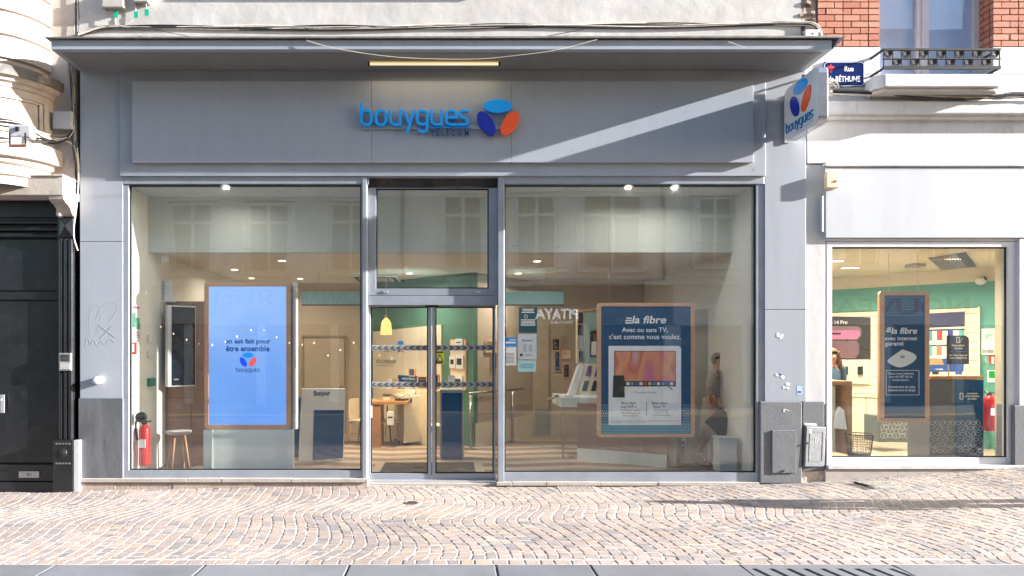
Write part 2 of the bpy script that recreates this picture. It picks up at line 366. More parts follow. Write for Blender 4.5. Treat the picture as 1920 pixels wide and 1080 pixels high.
# kerb of granite stones, with a slotted drain stone on the right
kerb = struct(MB().box(-14, 16, KERBY-.36, KERBY-.006, -.3, -.03).build('kerb', MORTAR))
kx = [-8.3, -6.9, -5.72] ; kj = [105, 385, 655, 929, 1106, 1387]
kx += [(p-CX)*5.62/FPX for p in kj]
for a, b in zip(kx, kx[1:]): MB().box(a+.004, b-.004, KERBY-.35, KERBY-.004, -.2, .002).build('kerbstone', GRANITE, kerb, bev=.012)
dx0 = kx[-1]; dx1 = (1672-CX)*5.62/FPX
for a, b in ((dx1, dx1+1.25), (dx1+1.25, dx1+2.5), (dx1+2.5, dx1+3.8), (dx1+3.8, dx1+5.1)): MB().box(a+.004, b-.004, KERBY-.35, KERBY-.004, -.2, .002).build('kerbstone', GRANITE, kerb, bev=.012)
dr = thing('slotted_drain', 'pale granite kerb drain cut with a row of slanting slots', 'drain', ((dx0+dx1)/2, KERBY-.18, -.2))
MB().box(dx0+.004, dx1-.004, KERBY-.1, KERBY-.004, -.2, .002).build('back_strip', GRANITE, dr, bev=.006)
MB().box(dx0+.004, dx1-.004, KERBY-.34, KERBY-.1, -.2, -.1).build('channel_bed', BLACKM, dr)
ns = 9; wd = (dx1-dx0-.008)/ns; sk = .05
for i in range(ns+1):
    a = dx0+.004+i*wd-(wd*.34 if i else 0)
    a1 = a+(wd*.66 if 0 < i < ns else wd*.33 if i == 0 else wd*.34)
    k0 = 0 if i == 0 else sk; k1 = 0 if i == ns else sk
    MB().prism([(a, KERBY-.102), (a1, KERBY-.102), (a1+k1, KERBY-.34), (a+k0, KERBY-.34)], -.1, .002).build('bar', GRANITE, dr)

lit_ = MB(); ql = random.Random(9)
for k in range(70):
    x_ = ql.uniform(-5.2, 7.4) if k < 45 else ql.gauss(2.0, .25); y_ = -abs(ql.gauss(.02, .12))-.09 if k % 3 else ql.uniform(-3.2, -.1); z_ = ground_z(x_, y_)+.004; a_ = ql.uniform(0, 6.28); l_ = ql.uniform(.012, .035); w_ = l_*ql.uniform(.15, .6)
    c_, s_ = math.cos(a_), math.sin(a_); lit_.m = k % 3
    lit_.add([(x_+l_*c_, y_+l_*s_, z_), (x_-w_*s_, y_+w_*c_, z_+.006), (x_-l_*c_, y_-l_*s_, z_+.002), (x_+w_*s_, y_-w_*c_, z_+.008)], [(0, 1, 2, 3)])
stuff(lit_.build('litter', [mat('dead_leaf', (.25, .1, .04), .9), mat('paper_scrap', (.6, .58, .55), .9), mat('dark_scrap', (.06, .05, .045), .9)]))
# covers set in the pavement
def onground(px, py):
    y = -1.0
    for _ in range(30):
        d = y+9; z = ground_z((px-CX)*d/FPX, y); d = (CAM[2]-z)*FPX/(py-CY); y = d-9
    return (px-CX)*(y+9)/FPX, y
def cover(name, label, px, py, w_, l_, n, rot=0, m=DKMET):
    x_, y_ = onground(px, py); z_ = ground_z(x_, y_)+.004
    t = thing(name, label, 'drain cover', (x_, y_, z_), rot)
    lm = WM[t.name]
    MB(lm).box(-w_/2, w_/2, -l_/2, l_/2, -.04, .002).build('plate', m, t, bev=.002)
    st = MB(lm)
    for i in range(n):
        for j in range(max(2, int(n*l_/w_))):
            nn = max(2, int(n*l_/w_)); st.box(-w_/2+.02+(w_-.04)*(i+.2)/n, -w_/2+.02+(w_-.04)*(i+.75)/n, -l_/2+.02+(l_-.04)*(j+.2)/nn, -l_/2+.02+(l_-.04)*(j+.75)/nn, .002, .008)
    stuff(st.build('tread', COBBLE if m is MORTAR else m, t))
cover('drain_cover', 'studded cover of small setts below the left display window', 268, 929, .5, .42, 9, m=MORTAR)
cover('drain_cover', 'studded cover of small setts below the right display window', 1085, 919, .5, .42, 9, m=MORTAR)
cover('drain_cover', 'pale studded metal cover in front of the white framed shop window', 1660, 909, .5, .35, 9, m=mat('worn_steel', (.35, .34, .33), .5, .3, 12, metal=.5))
x_, y_ = onground(770, 943); z_ = ground_z(x_, y_)
t = thing('valve_cover', 'small round iron valve cover among the cobbles', 'valve cover', (x_, y_, z_))
MB().lathe([(.085, z_-.03), (.085, z_+.004), (.07, z_+.006), (.068, z_+.001)], x_, y_, 20).build('rim', DKMET, t)
MB().lathe([(.062, z_-.03), (.06, z_+.004)], x_, y_, 20).build('lid', IRON, t)
a, b = onground(1602, 906), onground(1640, 916)
m = MB(); m.box(-.17, .17, -.012, .012, 0, .02); m.M = Matrix.Translation(((a[0]+b[0])/2, (a[1]+b[1])/2, ground_z((a[0]+b[0])/2, (a[1]+b[1])/2)+.004)) @ Matrix.Rotation(math.atan2(b[1]-a[1], b[0]-a[0]), 4, 'Z')
tag(m.build('iron_strip', DKMET), 'thin dark iron strip lying across the cobbles', 'iron strip')

# ------------------------------------------------------------------ the shop building
SX0, SX1 = -4.89, 4.74
shop = thing('shop_building', 'grey metal clad shop front with wide display windows under white rendered wall', 'building', (0, .1, 0))
MB().box(-4.9, 4.66, 0, .3, 5.62, 9.5).build('upper_wall', RENDER, shop)
MB().box(-2.9, 1.0, -.12, 0, 6.62, 6.72).build('sill_ledge', STONE, shop)  # unseen ledge above the view, added for the shadow it drops on the wall
f0 = F(0)
def pq(name, m, x0, y0, x1, y1, Y, dep, bev=.004, parent=shop): return MB(F(Y)).q(x0, y0, x1, y1, 0, -dep).build(name, m, parent, bev=bev)
pq('pilaster_panel', GREY, 150, 126, 230, 452.6, 0, .25); pq('pilaster_panel', GREY, 150, 453.4, 230, 747, 0, .25)
pq('pilaster_panel', GREY, 1434, 126, 1511, 580, 0, .25); pq('pilaster_panel', GREY, 1434, 580.8, 1511, 753, 0, .25)
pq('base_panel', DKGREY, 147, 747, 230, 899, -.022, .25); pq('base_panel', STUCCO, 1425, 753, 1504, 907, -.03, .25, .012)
pq('fascia', GREY, 225, 124, 1435.5, 330, -.03, .2)
for a, b in ((248, 696.6), (697.2, 958.6), (959.2, 1412.5)): pq('sign_panel', SIGNGREY, a, 152, b, 304.5, -.085, .05, .002)
mk = MB(F(-.085)); qm = random.Random(21)
for k in range(34):
    x_, y_ = qm.uniform(255, 1405), qm.uniform(158, 300); r_ = qm.uniform(.3, .9)
    mk.prism([mk.fr.px(x_+r_*math.cos(a*1.05), y_+r_*qm.uniform(.6, 1.6)*math.sin(a*1.05)) for a in range(6)], .0002, .0012)
stuff(mk.build('speck', DKMET, shop))
fx_ = MB(F(-.03))
for x_ in range(262, 1420, 96):
    for y_ in (140, 318): fx_.prism([fx_.fr.px(x_+1.1*math.cos(a*.785), y_+1.1*math.sin(a*.785)) for a in range(8)], .0002, .003)
stuff(fx_.build('fixing', ALU, shop))
# canopy
cn = MB().box(-4.86, 4.7, -.66, 0, 5.45, 5.565).build('canopy', GREY, shop, bev=.003)
fl = MB(); fl.add([(-4.91, -.7, 5.588), (4.77, -.7, 5.6), (4.77, .0, 5.64), (-4.91, 0, 5.63), (-4.91, -.7, 5.572), (4.77, -.7, 5.578), (4.77, 0, 5.6), (-4.91, 0, 5.6)],
                  [(0, 1, 2, 3), (7, 6, 5, 4), (0, 4, 5, 1), (1, 5, 6, 2), (2, 6, 7, 3), (3, 7, 4, 0)])
fl.build('flashing', mat('zinc_flashing', (.2, .19, .18), .6, .3, 8, metal=.3, stain=.5, stain_col=(.5, .46, .42), stain_scale=3), cn)
e = MB(); e.add([(4.7, -.66, 5.45), (4.84, -.72, 5.585), (4.77, -.7, 5.578), (4.7, 0, 5.45), (4.78, 0, 5.6)], [(0, 1, 4, 3), (0, 2, 1), (3, 4, 1, 2, 0)]); e.build('upturned_end', GREY, cn)
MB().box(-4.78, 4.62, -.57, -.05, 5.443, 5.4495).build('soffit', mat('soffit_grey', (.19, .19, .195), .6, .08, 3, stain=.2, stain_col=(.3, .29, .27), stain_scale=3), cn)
# window openings
pq('head_rail', ALU, 231, 331, 691, 345, .0, .14); pq('head_rail', ALU, 945, 331, 1433, 345, .0, .14)
def window(x0, y0, x1, y1, gx0, gy0, gx1, gy1, Y, name='display_window', fm=ALU, gm=GL, parent=shop, dep=.1):
    fr = F(Y); A, B = fr.px(x0, y1), fr.px(x1, y0); C, D = fr.px(gx0, gy1), fr.px(gx1, gy0)
    w = MB(fr); w.ring([(A[0], A[1]), (B[0], A[1]), (B[0], B[1]), (A[0], B[1])], [(C[0], C[1]), (D[0], C[1]), (D[0], D[1]), (C[0], D[1])], 0, -dep)
    o = w.build(name, fm, parent, bev=.003)
    g = MB(fr).ring(rr(C[0]-.0, D[0]+.0, C[1], D[1], .004, 1), rr(C[0]+.016, D[0]-.016, C[1]+.016, D[1]-.016, .004, 1), -.03, -.05); g.build('gasket', BLACKM, o)
    MB(fr).box(C[0]-.01, D[0]+.01, C[1]-.01, D[1]+.01, -.035, -.047).build('pane', gm, o)
    return o
window(232, 346, 679, 897, 241, 346.5, 677, 882, .012); window(943, 346, 1433, 904, 946, 346.5, 1418, 886, .012)
pq('mullion', ALU, 679.5, 331, 687, 905, -.012, .16); pq('mullion', ALU, 934, 331, 945, 909, -.012, .16)
pq('mullion', ALUL, 686.6, 333, 689, 905, .0, .14)
# entrance
pq('door_track', mat('rusty_track', (.05, .048, .048), .6, .3, 12, stain=.5, stain_col=(.16, .08, .05), stain_scale=6), 690, 333, 934, 350, .1, .1)
MB(F(.09)).tube([F(.09).px(691, 350.5)+(0,), F(.09).px(932, 350.5)+(0,)], .012, 8).build('shutter_bar', DKMET, shop)
for cx_ in (697, 807, 921):
    pq('track_bracket', DKMET, cx_-5, 340, cx_+6, 349, .075, .03, .004)
tr = window(691, 352, 933, 554, 705, 353, 916.5, 541, .08, 'transom_window')
for cx_ in (723, 896):
    pq('latch', ALUL, cx_-5, 545, cx_+5, 549, .068, .015, .002, tr)
pq('door_header', ALU, 691, 555, 933, 572, .07, .12); pq('door_sensor', BLACKM, 797, 571, 822, 576, .09, .05)
def door(x0, x1, sx0, sx1):
    fr = F(.125); o = window(x0, 573, x1, 900, x0+sx0, 575, x1-sx1, 888, .125, 'sliding_door', ALU, GL2, dep=.05)
    return o
dL = door(691.5, 808.6, 3, 6); dR = door(810.2, 929, 6, 3)
band = mat('frosted_band', (.34, .33, .32), .6, .05); arrowm = mat('arrow_print', (.06, .075, .1), .5, .05)
fd = F(.125)
for d_, xa, xb, sgn in ((dL, 694.5, 802, -1), (dR, 816, 925, 1)):
    for yb in (652, 721):
        A, B = fd.px(xa, yb+5.2), fd.px(xb, yb-4.8); MB(fd).box(A[0], B[0], A[1], B[1], -.032, -.034).build('arrow_band', band, d_)
        n = 9; h = (B[1]-A[1])*.42; vc = (A[1]+B[1])/2; me = None
        for i in range(n):
            u = A[0]+(B[0]-A[0])*(i+.5)/n; k = sgn*.045
            poly = [(u-k*.9, vc+h), (u+k*.1, vc+h*.8), (u+k*1.0, vc), (u+k*.1, vc-h*.8), (u-k*.9, vc-h), (u-k*.15, vc)]
            MB(fd).prism(poly, -.0315, -.0285).build('arrow', arrowm, d_)
# plinth
def stones(xs, y0, y1, Y, dep, m, name, z0=None):
    fr = F(Y)
    for a, b in zip(xs, xs[1:]):
        u0, v1 = fr.px(a, y0); u1, v0 = fr.px(b, y1)
        if z0 is not None: v0 = z0
        MB(fr).box(u0+.002, u1-.002, v0, v1+rnd.uniform(-.004, .004), rnd.uniform(-.003, .003), -dep).build(name, m, shop, bev=.005)
stones([148, 350, 415, 546, 690], 897.5, 905, -.06, .3, PLINTHL, 'plinth_slab')
stones([150, 217, 324, 478, 640, 690], 905.6, 935, -.035, .25, PLINTH, 'plinth_stone')
stones([931, 960, 1025, 1125, 1235, 1424], 904.5, 911, -.05, .3, PLINTHL, 'plinth_slab'); stones([931, 1060, 1240, 1424], 911.6, 935, -.02, .25, PLINTH, 'plinth_stone')
pq('threshold', ALUL, 689, 901, 931, 906, .04, .2, .004); pq('door_step', PLINTHL, 689, 906.5, 931, 930, .0, .3, .004)
# the fluorescent tube under the canopy
TUBEM = emit('tube_light', (1, .84, .52), .17)
t = thing('tube_light', 'lit fluorescent batten tube under the canopy above the blue lettering', 'tube light', (-.2, -.35, 5.38))
fr = F(-.36); A, B = fr.px(690, 114), fr.px(938, 106)
MB(fr).box(A[0], B[0], 5.42, 5.455, .03, -.03).build('batten', mat('batten_cream', (.5, .4, .22), .5), t, bev=.004)
MB(fr).tube([(A[0]+.02, 5.398, 0), (B[0]-.02, 5.398, 0)], .018, 10).build('tube', TUBEM, t)
for u in (A[0]+.012, B[0]-.012): MB(fr).box(u-.012, u+.012, 5.375, 5.42, .02, -.02).build('end_cap', BLACKM, t)
la = bpy.data.lights.new('tube_glow', 'AREA'); la.shape = 'RECTANGLE'; la.size = B[0]-A[0]; la.size_y = .03; la.energy = .8; la.color = (1, .8, .5)
lo = bpy.data.objects.new('tube_glow', la); COL.objects.link(lo); lo.parent = t; lo.location = (0, 0, -.005)

# ------------------------------------------------------------------ raised lettering and the three ovals
def zc(p, k=1): return p
def logo_strokes():
    def ring_(x0, x1, y0, y1, r, h): return ('ring', rr(x0-h, x1+h, y0-h, y1+h, r+h, 6), rr(x0+h, x1-h, y0+h, y1-h, max(4, r-h), 6))
    def st(p, n=2): return ('st', chaikin(p, n) if n else p)
    H = 15
    u = lambda x: [st([(x, 217), (x, 318), (x+10, 350), (x+45, 368), (x+108, 368)]), st([(x+108, 217), (x+108, 368)], 0)]
    return H, [('b', [ring_(100, 210, 217, 368, 48, H), st([(100, 143), (100, 300)], 0)]), ('o', [ring_(260, 370, 217, 368, 48, H)]), ('u', u(416)),
               ('y', [st([(565, 217), (622, 345)], 0), st([(677, 217), (602, 443)], 0)]),
               ('g', [ring_(711, 820, 217, 368, 48, H), st([(820, 250), (820, 400), (805, 438), (770, 446), (728, 434)])]), ('u', u(866)),
               ('e', [st([(1030, 292), (1136, 292)], 0), st([(1136, 292), (1136, 250), (1110, 217), (1055, 217), (1026, 250), (1026, 335), (1055, 368), (1128, 368)])]),
               ('s', [st([(1262, 217), (1196, 217), (1168, 248), (1190, 288), (1240, 298), (1268, 332), (1242, 368), (1168, 368)])])]
def logo_letters(fr, parent, f, w, depth, m, name='letter', one=False):
    """f maps lettering units to the frame."""
    H, L = logo_strokes(); sc = abs(f(1, 0)[0]-f(0, 0)[0]); acc = MB(fr)
    for ch, parts in L:
        mb = acc if one else MB(fr)
        for k, p in enumerate(parts):
            dd = depth+k*.0012
            if p[0] == 'ring': mb.ring([f(*q) for q in p[1]][::-1], [f(*q) for q in p[2]][::-1], w, w+dd)
            else: mb.prism([f(*q) for q in ribbon(p[1], H)], w, w+dd)
        if not one: mb.build(name, m, parent, bev=.004 if depth > .02 else 0)
    if one: acc.build(name, m, parent)
OV = [(1592, 168, 155, 75, 0, 'LBLUE'), (1465, 355, 147, 78, math.atan2(.85, .53), 'DBLUE'), (1722, 355, 147, 78, math.atan2(.85, -.53), 'ORANGE')]
def logo_ovals(fr, parent, f, w, depth, mats=None, name='oval'):
    for cx_, cy_, a, b, an, k in OV:
        MB(fr).prism([f(*q) for q in ell(cx_, cy_, a, b, an)], w, w+depth).build(name, (mats or {'LBLUE': LBLUE, 'DBLUE': DBLUE, 'ORANGE': ORANGE})[k], parent, bev=.004 if depth > .02 else 0)
fs_ = F(-.16)
fl_ = lambda x, y: fs_.px(660+x/5.818, 170+y/5.818)
lg = thing('shop_lettering', 'raised blue shop name with three coloured ovals on the grey fascia', 'shop sign', (-.1, -.085, 4.75))
logo_letters(fs_, lg, fl_, -.045, .045, LBLUE); logo_ovals(fs_, lg, fl_, -.045, .05)
A, B = fl_(100, 408), fl_(1640, 362); MB(fs_).box(A[0], B[0], A[1], B[1], -.075, -.047).build('mounting_rail', ALU, lg, bev=.003)
A, B = fl_(842, 397), fl_(1285, 388); MB(fs_).box(A[0], B[0], A[1], B[1], -.046, -.02).build('underline', LBLUE, lg)
A, B = fl_(855, 483), fl_(1275, 418)
text('T É L É C O M', fs_, (A[0], B[0], A[1], B[1]+.02), -.04, mat('sign_deep_blue', (.0, .08, .26), .4, .02), lg, 'small_lettering', depth=.02, bold=.012)
for (p, q) in (((1500, 250), (1490, 275)), ((1680, 245), (1695, 270))):
    a, b = fl_(*p), fl_(*q); MB(fs_).tube([(a[0], a[1], -.03), (b[0], b[1], -.03)], .012, 6).build('strut', ALU, lg)

# blade sign
XB = 4.415
fb = Fr(XB, 0, 0, R(-90))                        # face seen from the left: u runs towards the street, w towards -X
# sight lines meet the plane X = XB
bs = thing('blade_sign', 'projecting square shop sign with three ovals above pale blue lettering', 'blade sign', (XB, -.5, 4.8))
U0, U1, V0, V1 = .08, .895, 4.485, 5.165
MB(fb).ring(rr(U0, U1, V0, V1, .09, 8), rr(U0+.03, U1-.03, V0+.03, V1-.03, .07, 8), .004, -.1).build('casing', mat('mirror_casing', (.5, .5, .54), .18, .05, metal=.85), bs, bev=.003)
MB(fb).prism(rr(U0+.002, U1-.002, V0+.002, V1-.002, .09, 8), .012, .004).build('face', SIGNWH, bs); MB(fb).prism(rr(U0+.002, U1-.002, V0+.002, V1-.002, .09, 8), -.1, -.11).build('face', SIGNWH, bs)
for v in (4.62, 4.8, 5.0): MB(fb).box(.0, U0+.03, v-.03, v+.03, -.03, -.07).build('bracket', ALUL, bs, bev=.003)
MB(fb).box(-.0, .02, 4.5, 5.06, -.02, -.08).build('back_plate', ALUL, bs)
fo = lambda x, y: (.49+(x-1592)*.00108, 4.92-(y-300)*.00108)
logo_ovals(fb, bs, fo, .012, .012)
fo2 = lambda x, y: (.13+(x-85)*.00055, 4.605-(y-330)*.00055)
logo_letters(fb, bs, fo2, .012, .01, mat('sign_mid_blue', (.0, .17, .42), .4), one=True, name='lettering')
text('TELECOM', fb, (.55, .8, 4.525, 4.55), .0125, mat('sign_small_grey', (.3, .33, .38), .5), bs, 'small_lettering')

# ------------------------------------------------------------------ left neighbour
lb = thing('bow_fronted_building', 'cream stone bow fronted building above a black timber shopfront', 'building', (-5.9, .1, 0))
BX, BY = -5.95, .05
def bow(name, prof, m, parent=lb, a0=-182, a1=4, n=48, bev=0):
    b = MB().lathe(prof, BX, BY, n, .86, .8, R(a0), R(a1)); return b.build(name, m, parent, smooth=False, bev=bev)
MB().box(-7.5, -4.93, 0.0, .3, 3.9, 9.5).build('wall', STONE, lb)
MB().box(-4.93, -4.86, .12, .3, -.3, 5.6).build('dark_gap', BLACKM, lb)
bow('bow_wall', [(.78, 9), (.78, 5.29), (.78, 5.2)], STONE)
for z0, z1 in ((5.42, 5.68), (5.715, 5.985), (6.02, 6.3), (6.335, 6.7)):
    bow('stone_course', [(.79, z0), (.83, z0+.012), (.84, z0+.05), (.84, z1-.03), (.82, z1), (.79, z1+.01)], STONE)
bow('cornice', [(.8, 5.3), (1.0, 5.27), (1.01, 5.26), (1.01, 5.175), (.97, 5.165), (.95, 5.14), (.95, 5.12), (.9, 5.1), (.88, 5.06), (.86, 5.05)], STONE)
bow('cornice_top', [(.79, 5.37), (1.0, 5.295), (1.022, 5.285), (1.022, 5.17), (1.0, 5.17)], OLDST)
bow('frieze', [(.86, 5.06), (.86, 4.37)], STONE)
def bowarc(z0, z1, r0, r1, a0, a1, m, name): return bow(name, [(r0, z0), (r1, z0), (r1, z1), (r0, z1)], m, a0=a0, a1=a1)
bowarc(4.915, 4.94, .85, .888, -95, -21, STONE, 'panel_moulding'); bowarc(4.95, 4.965, .85, .878, -95, -17, STONE, 'panel_moulding')
bowarc(4.5, 4.525, .85, .888, -95, -21, STONE, 'panel_moulding'); bowarc(4.47, 4.485, .85, .878, -95, -17, STONE, 'panel_moulding')
bowarc(4.5, 4.94, .85, .888, -24, -20.5, STONE, 'panel_moulding'); bowarc(4.47, 4.965, .85, .878, -18, -16.5, STONE, 'panel_moulding')
bow('ledge', [(.84, 4.42), (.97, 4.4), (1.0, 4.38), (1.01, 4.2), (1.0, 4.18), (.92, 4.17), (.9, 4.12), (.86, 4.1)], STONE)
bow('lower_bow', [(.84, 4.15), (.84, 4.02), (.87, 4.0), (.87, 3.97), (.82, 3.95), (.82, 3.85)], STONE)
hd = MB().box(-8, -4.91, -.31, 0, 3.745, 3.985).build('stone_header', STONE, lb, bev=.008)
MB().box(-8, -4.9, -.325, 0, 3.985, 4.01).build('header_capping', STONE, lb, bev=.004)
MB().box(-5.82, -5.812, -.314, -.3, 3.75, 3.98).build('header_joint', OLDST, lb)
prof = [(-.3, 3.745), (0, 3.745), (0, 3.52), (-.06, 3.53), (-.1, 3.56), (-.13, 3.61), (-.19, 3.65), (-.25, 3.67), (-.29, 3.7)]
br = MB(Matrix(((0, 0, 1, 0), (1, 0, 0, 0), (0, 1, 0, 0), (0, 0, 0, 1)))); br.prism(prof, -5.1, -4.912); br.build('bracket', STONE, lb)
# black timber front
def lq(name, m, x0, y0, x1, y1, Y, dep, bev=.006): return MB(F(Y)).q(x0, y0, x1, y1, 0, -dep).build(name, m, lb, bev=bev)
MB().box(-8, -4.93, .06, .3, -.3, 3.75).build('timber_front', BLACK, lb)
for y in (416, 429, 441): lq('moulding', BLACK, -60, y-4, 110, y+4, -.02, .08, .02)
lq('frieze_board', BLACK, -60, 372, 138, 408, .03, .05); lq('panel', BLACK, -60, 449, 108, 545, .03, .05); lq('rail', BLACK, -60, 548, 108, 562, .005, .07)
dp = lq('door', BLACK, -60, 565, 108, 868, .02, .06); lq('kick_board', BLACK, -60, 871, 100, 902, -.01, .09); lq('kick_board', BLACK, -60, 904, 100, 925, -.02, .1)
for x in (113, 122, 131): lq('reed', BLACK, x-3.4, 447, x+3.6, 826, -.045, .1, .018)
lq('pilaster', BLACK, 108, 405, 138, 826, -.02, .1); lq('pilaster_block', BLACK, 110, 408, 137, 444, -.05, .05, .01)
MB(F(-.05)).add([(*F(-.05).px(112, 442), 0), (*F(-.05).px(135, 442), 0), (*F(-.05).px(135, 410), 0), (*F(-.05).px(112, 410), 0), (*F(-.05).px(124, 424), .04)], [(0, 1, 4), (1, 2, 4), (2, 3, 4), (3, 0, 4)]).build('diamond_boss', BLACK, lb)
bb = lq('pilaster_base', BLACK, 99, 825, 137, 924, -.1, .16, .008)
MB(F(-.1)).box(F(-.1).px(138, 800)[0], F(-.1).px(147, 800)[0], -.2, F(-.1).px(140, 826)[1], -.01, -.15).build('sunlit_edge', WHITE, lb)  # sun-facing side of the black base; the sunlight is put into its white colour
for y in (832, 869): 
    g_ = MB(F(-.102))
    for k in range(5): g_.q(104+k*6, y-1.5, 108+k*6, y+1.5, 0.004, -.004)
    g_.build('vent_slots', mat('slot_grey', (.12, .12, .12), .5), lb)
c_ = F(-.1).px(118, 849); k_ = MB(F(-.1))
k_.lathe([(.055, 0), (.05, .012), (.03, .014), (.028, .028), (.0, .03)], c_[0], c_[1], 20); k_.build('lock_dial', DKMET, lb, smooth=False)
fh = F(-.02)
hp = MB(fh).q(1.5, 740, 9, 774, .012, 0).build('handle_plate', ALUL, lb, bev=.002); MB(fh).q(0, 747, 8, 751, .05, .03).build('lever', ALUL, hp, bev=.003)
lp = lq('letter_plate', mat('paper_label', (.38, .37, .36), .6, .1, 30), 35, 884, 73, 896, -.025, .02, .002)
text('91', F(-.027), (F(-.027).px(50, 890)[0], F(-.027).px(58, 890)[0], F(-.027).px(50, 893)[1], F(-.027).px(50, 887)[1]), 0.001, BLACKM, lb, 'house_number')
ic = thing('intercom', 'grey intercom panel with name strips on the black pilaster', 'intercom', (-5.05, -.07, 1.65))
MB(F(-.075)).q(110, 662, 133, 695, 0, -.03).build('body', mat('intercom_grey', (.22, .22, .23), .5), ic, bev=.004)
g_ = MB(F(-.078))
for k in range(5): g_.q(113, 665+k*2.6, 130, 666.4+k*2.6, 0, -.004)
g_.build('speaker_grille', DKMET, ic); MB(F(-.078)).q(112, 680, 131, 692, 0, -.004).build('name_strip', mat('label_white', (.4, .4, .4), .5, .3, 60), ic)
pc = F(-.02).px(116, 402); MB(Matrix.Translation((pc[0], -.05, pc[1])) @ Matrix.Rotation(R(75), 4, 'X')).lathe([(.0, -.04), (.045, -.03), (.05, .02), (.035, .05), (0, .052)], 0, 0, 14).build('bulkhead_lamp', GREYBOX, lb, smooth=True)
# wall box, spotlight, cables on the left neighbour
jb = thing('junction_box', 'pale grey plastic junction box on the stone wall beside the bow', 'junction box', (-5.08, -.02, 4.8))
MB(F(-.09)).q(98, 208, 134, 241, 0, -.09).build('box', GREYBOX, jb, bev=.012); MB(F(-.094)).q(101, 209, 132, 215, 0, -.006).build('lid', GREYBOX, jb, bev=.002)
sp = thing('floodlight', 'grey floodlight with rusty bracket on the curved ledge', 'floodlight', (-5.5, -.75, 4.4))
ff = F(-.86)
MB(ff).q(15, 233, 57, 258, 0, -.12).build('housing', GREYBOX, sp, bev=.015); MB(ff).q(22, 258, 46, 277, .02, .012).build('glass_front', mat('lamp_glass', (.75, .72, .7), .15), sp)
for x in (19, 48): MB(ff).q(x, 250, x+2.5, 276, .025, .01).build('bracket_arm', DKMET, sp)
MB(ff).q(19, 272, 50, 277.5, .028, .02).build('bracket_bar', mat('rust', (.2, .07, .03), .8, .3, 20), sp)
MB(ff).q(30, 238, 37, 246, .02, 0).build('clamp', BLACKM, sp, bev=.004)
def cable(name, label, pts, r, m, strands=1, spread=.012, cat='cable', seed=1, group=None):
    """pts: (photo x, photo y, Y) along the run."""
    q = random.Random(seed); base = []
    for (x, y, Y) in pts:
        u, v = F(Y).px(x, y); base.append(Vector((u, Y, v)))
    t = MB()
    ms = m if isinstance(m, list) else [m]
    for s in range(strands):
        ph, ph2 = q.uniform(0, 6), q.uniform(0, 6); ox, oz = q.uniform(-1, 1)*spread, q.uniform(-1, 1)*spread; P_ = []
        pp = base
        for i in range(len(pp)-1):
            n = max(1, int((pp[i+1]-pp[i]).length/.09)); al = sum((pp[j+1]-pp[j]).length for j in range(i))
            for k in range(n):
                a = pp[i].lerp(pp[i+1], k/n); l = (al+(pp[i+1]-pp[i]).length*k/n)*(3.4+s*.37)
                P_.append(a+Vector((ox*.5+spread*.4*math.sin(l*.7+ph2), oz*.3, oz+spread*.8*math.sin(l*.45+ph)))) if strands > 1 else P_.append(a)
        P_.append(pp[-1]+Vector((ox*.5, oz*.3, oz)) if strands > 1 else pp[-1])
        t.m = s % len(ms); t.tube(P_, r*q.uniform(.7, 1.2), 5)
    return tag(t.build(name, ms), label, cat, group)
def smoothpts(p, n=2):
    for _ in range(n):
        o = [p[0]]
        for a, b in zip(p, p[1:]): o += [tuple(a[i]*.75+b[i]*.25 for i in range(3)), tuple(a[i]*.25+b[i]*.75 for i in range(3))]
        p = o+[p[-1]]
    return p
cable('cable_bundle', 'long bundle of black and cream cables along the white wall above the canopy', smoothpts([(146, 66, -.03), (165, 60, -.02), (190, 51, -.015), (260, 52, -.01), (600, 53, -.01), (1000, 49, -.01), (1300, 48, -.01), (1500, 44, -.01), (1532, 48, -.04), (1540, 66, -.05)]), .009, [CABLEB, CABLEW, CABLEG, CABLEB, CABLEW], 11, .02, seed=2)
cable('cable_bundle', 'bundle of grey cables falling down the gap beside the left end of canopy', smoothpts([(146, 64, -.03), (133, 90, .0), (131, 122, -.02), (135, 160, -.03), (138, 200, -.03), (139, 240, -.03), (141, 280, -.02), (147, 330, .02)]), .012, [CABLEB, CABLEG, CABLEW, CABLEB], 8, .03, seed=3)
cable('cable_bundle', 'sagging black and white cables across the curved ledge to the gap', smoothpts([(-20, 228, -.8), (20, 232, -.82), (45, 237, -.75), (75, 256, -.4), (100, 262, -.12), (122, 260, -.05), (136, 248, -.04), (139, 225, -.03)]), .013, [CABLEB, CABLEW, CABLEB, CABLEG], 8, .035, seed=4)
cable('cable', 'single white cable dropping beside the grey pilaster to the black pilaster', smoothpts([(116, 263, -.05), (135, 268, -.03), (144, 285, -.02), (148, 330, -.02), (145, 380, -.02), (136, 440, -.03), (146, 470, -.02)]), .008, CABLEW, seed=5)
cable('cable', 'short black cable running up the white wall from the canopy corner', smoothpts([(146, 66, -.03), (149, 40, -.03), (147, 15, -.03), (146, -30, -.03)]), .008, CABLEB, seed=6)
cable('cable', 'thin sagging white wire across the front of the canopy', smoothpts([(575, 76, -.69), (620, 90, -.7), (700, 103, -.71), (770, 110, -.71), (900, 112, -.71), (960, 105, -.71), (1040, 96, -.71), (1120, 74, -.69)]), .004, CABLEW, seed=7)
cable('cable', 'short thin wire lying over the canopy edge near its right end', [(1365, 78, -.71), (1398, 90, -.71)], .005, CABLEW, seed=8)
cable('cable', 'thin black cable slanting down from the bundle to the canopy left of centre', [(290, 56, -.03), (383, 74, -.1)], .005, CABLEB, seed=9)
cable('cable', 'thin black cable slanting up to the bundle right of centre', [(1005, 72, -.1), (1095, 55, -.03)], .005, CABLEB, seed=10)
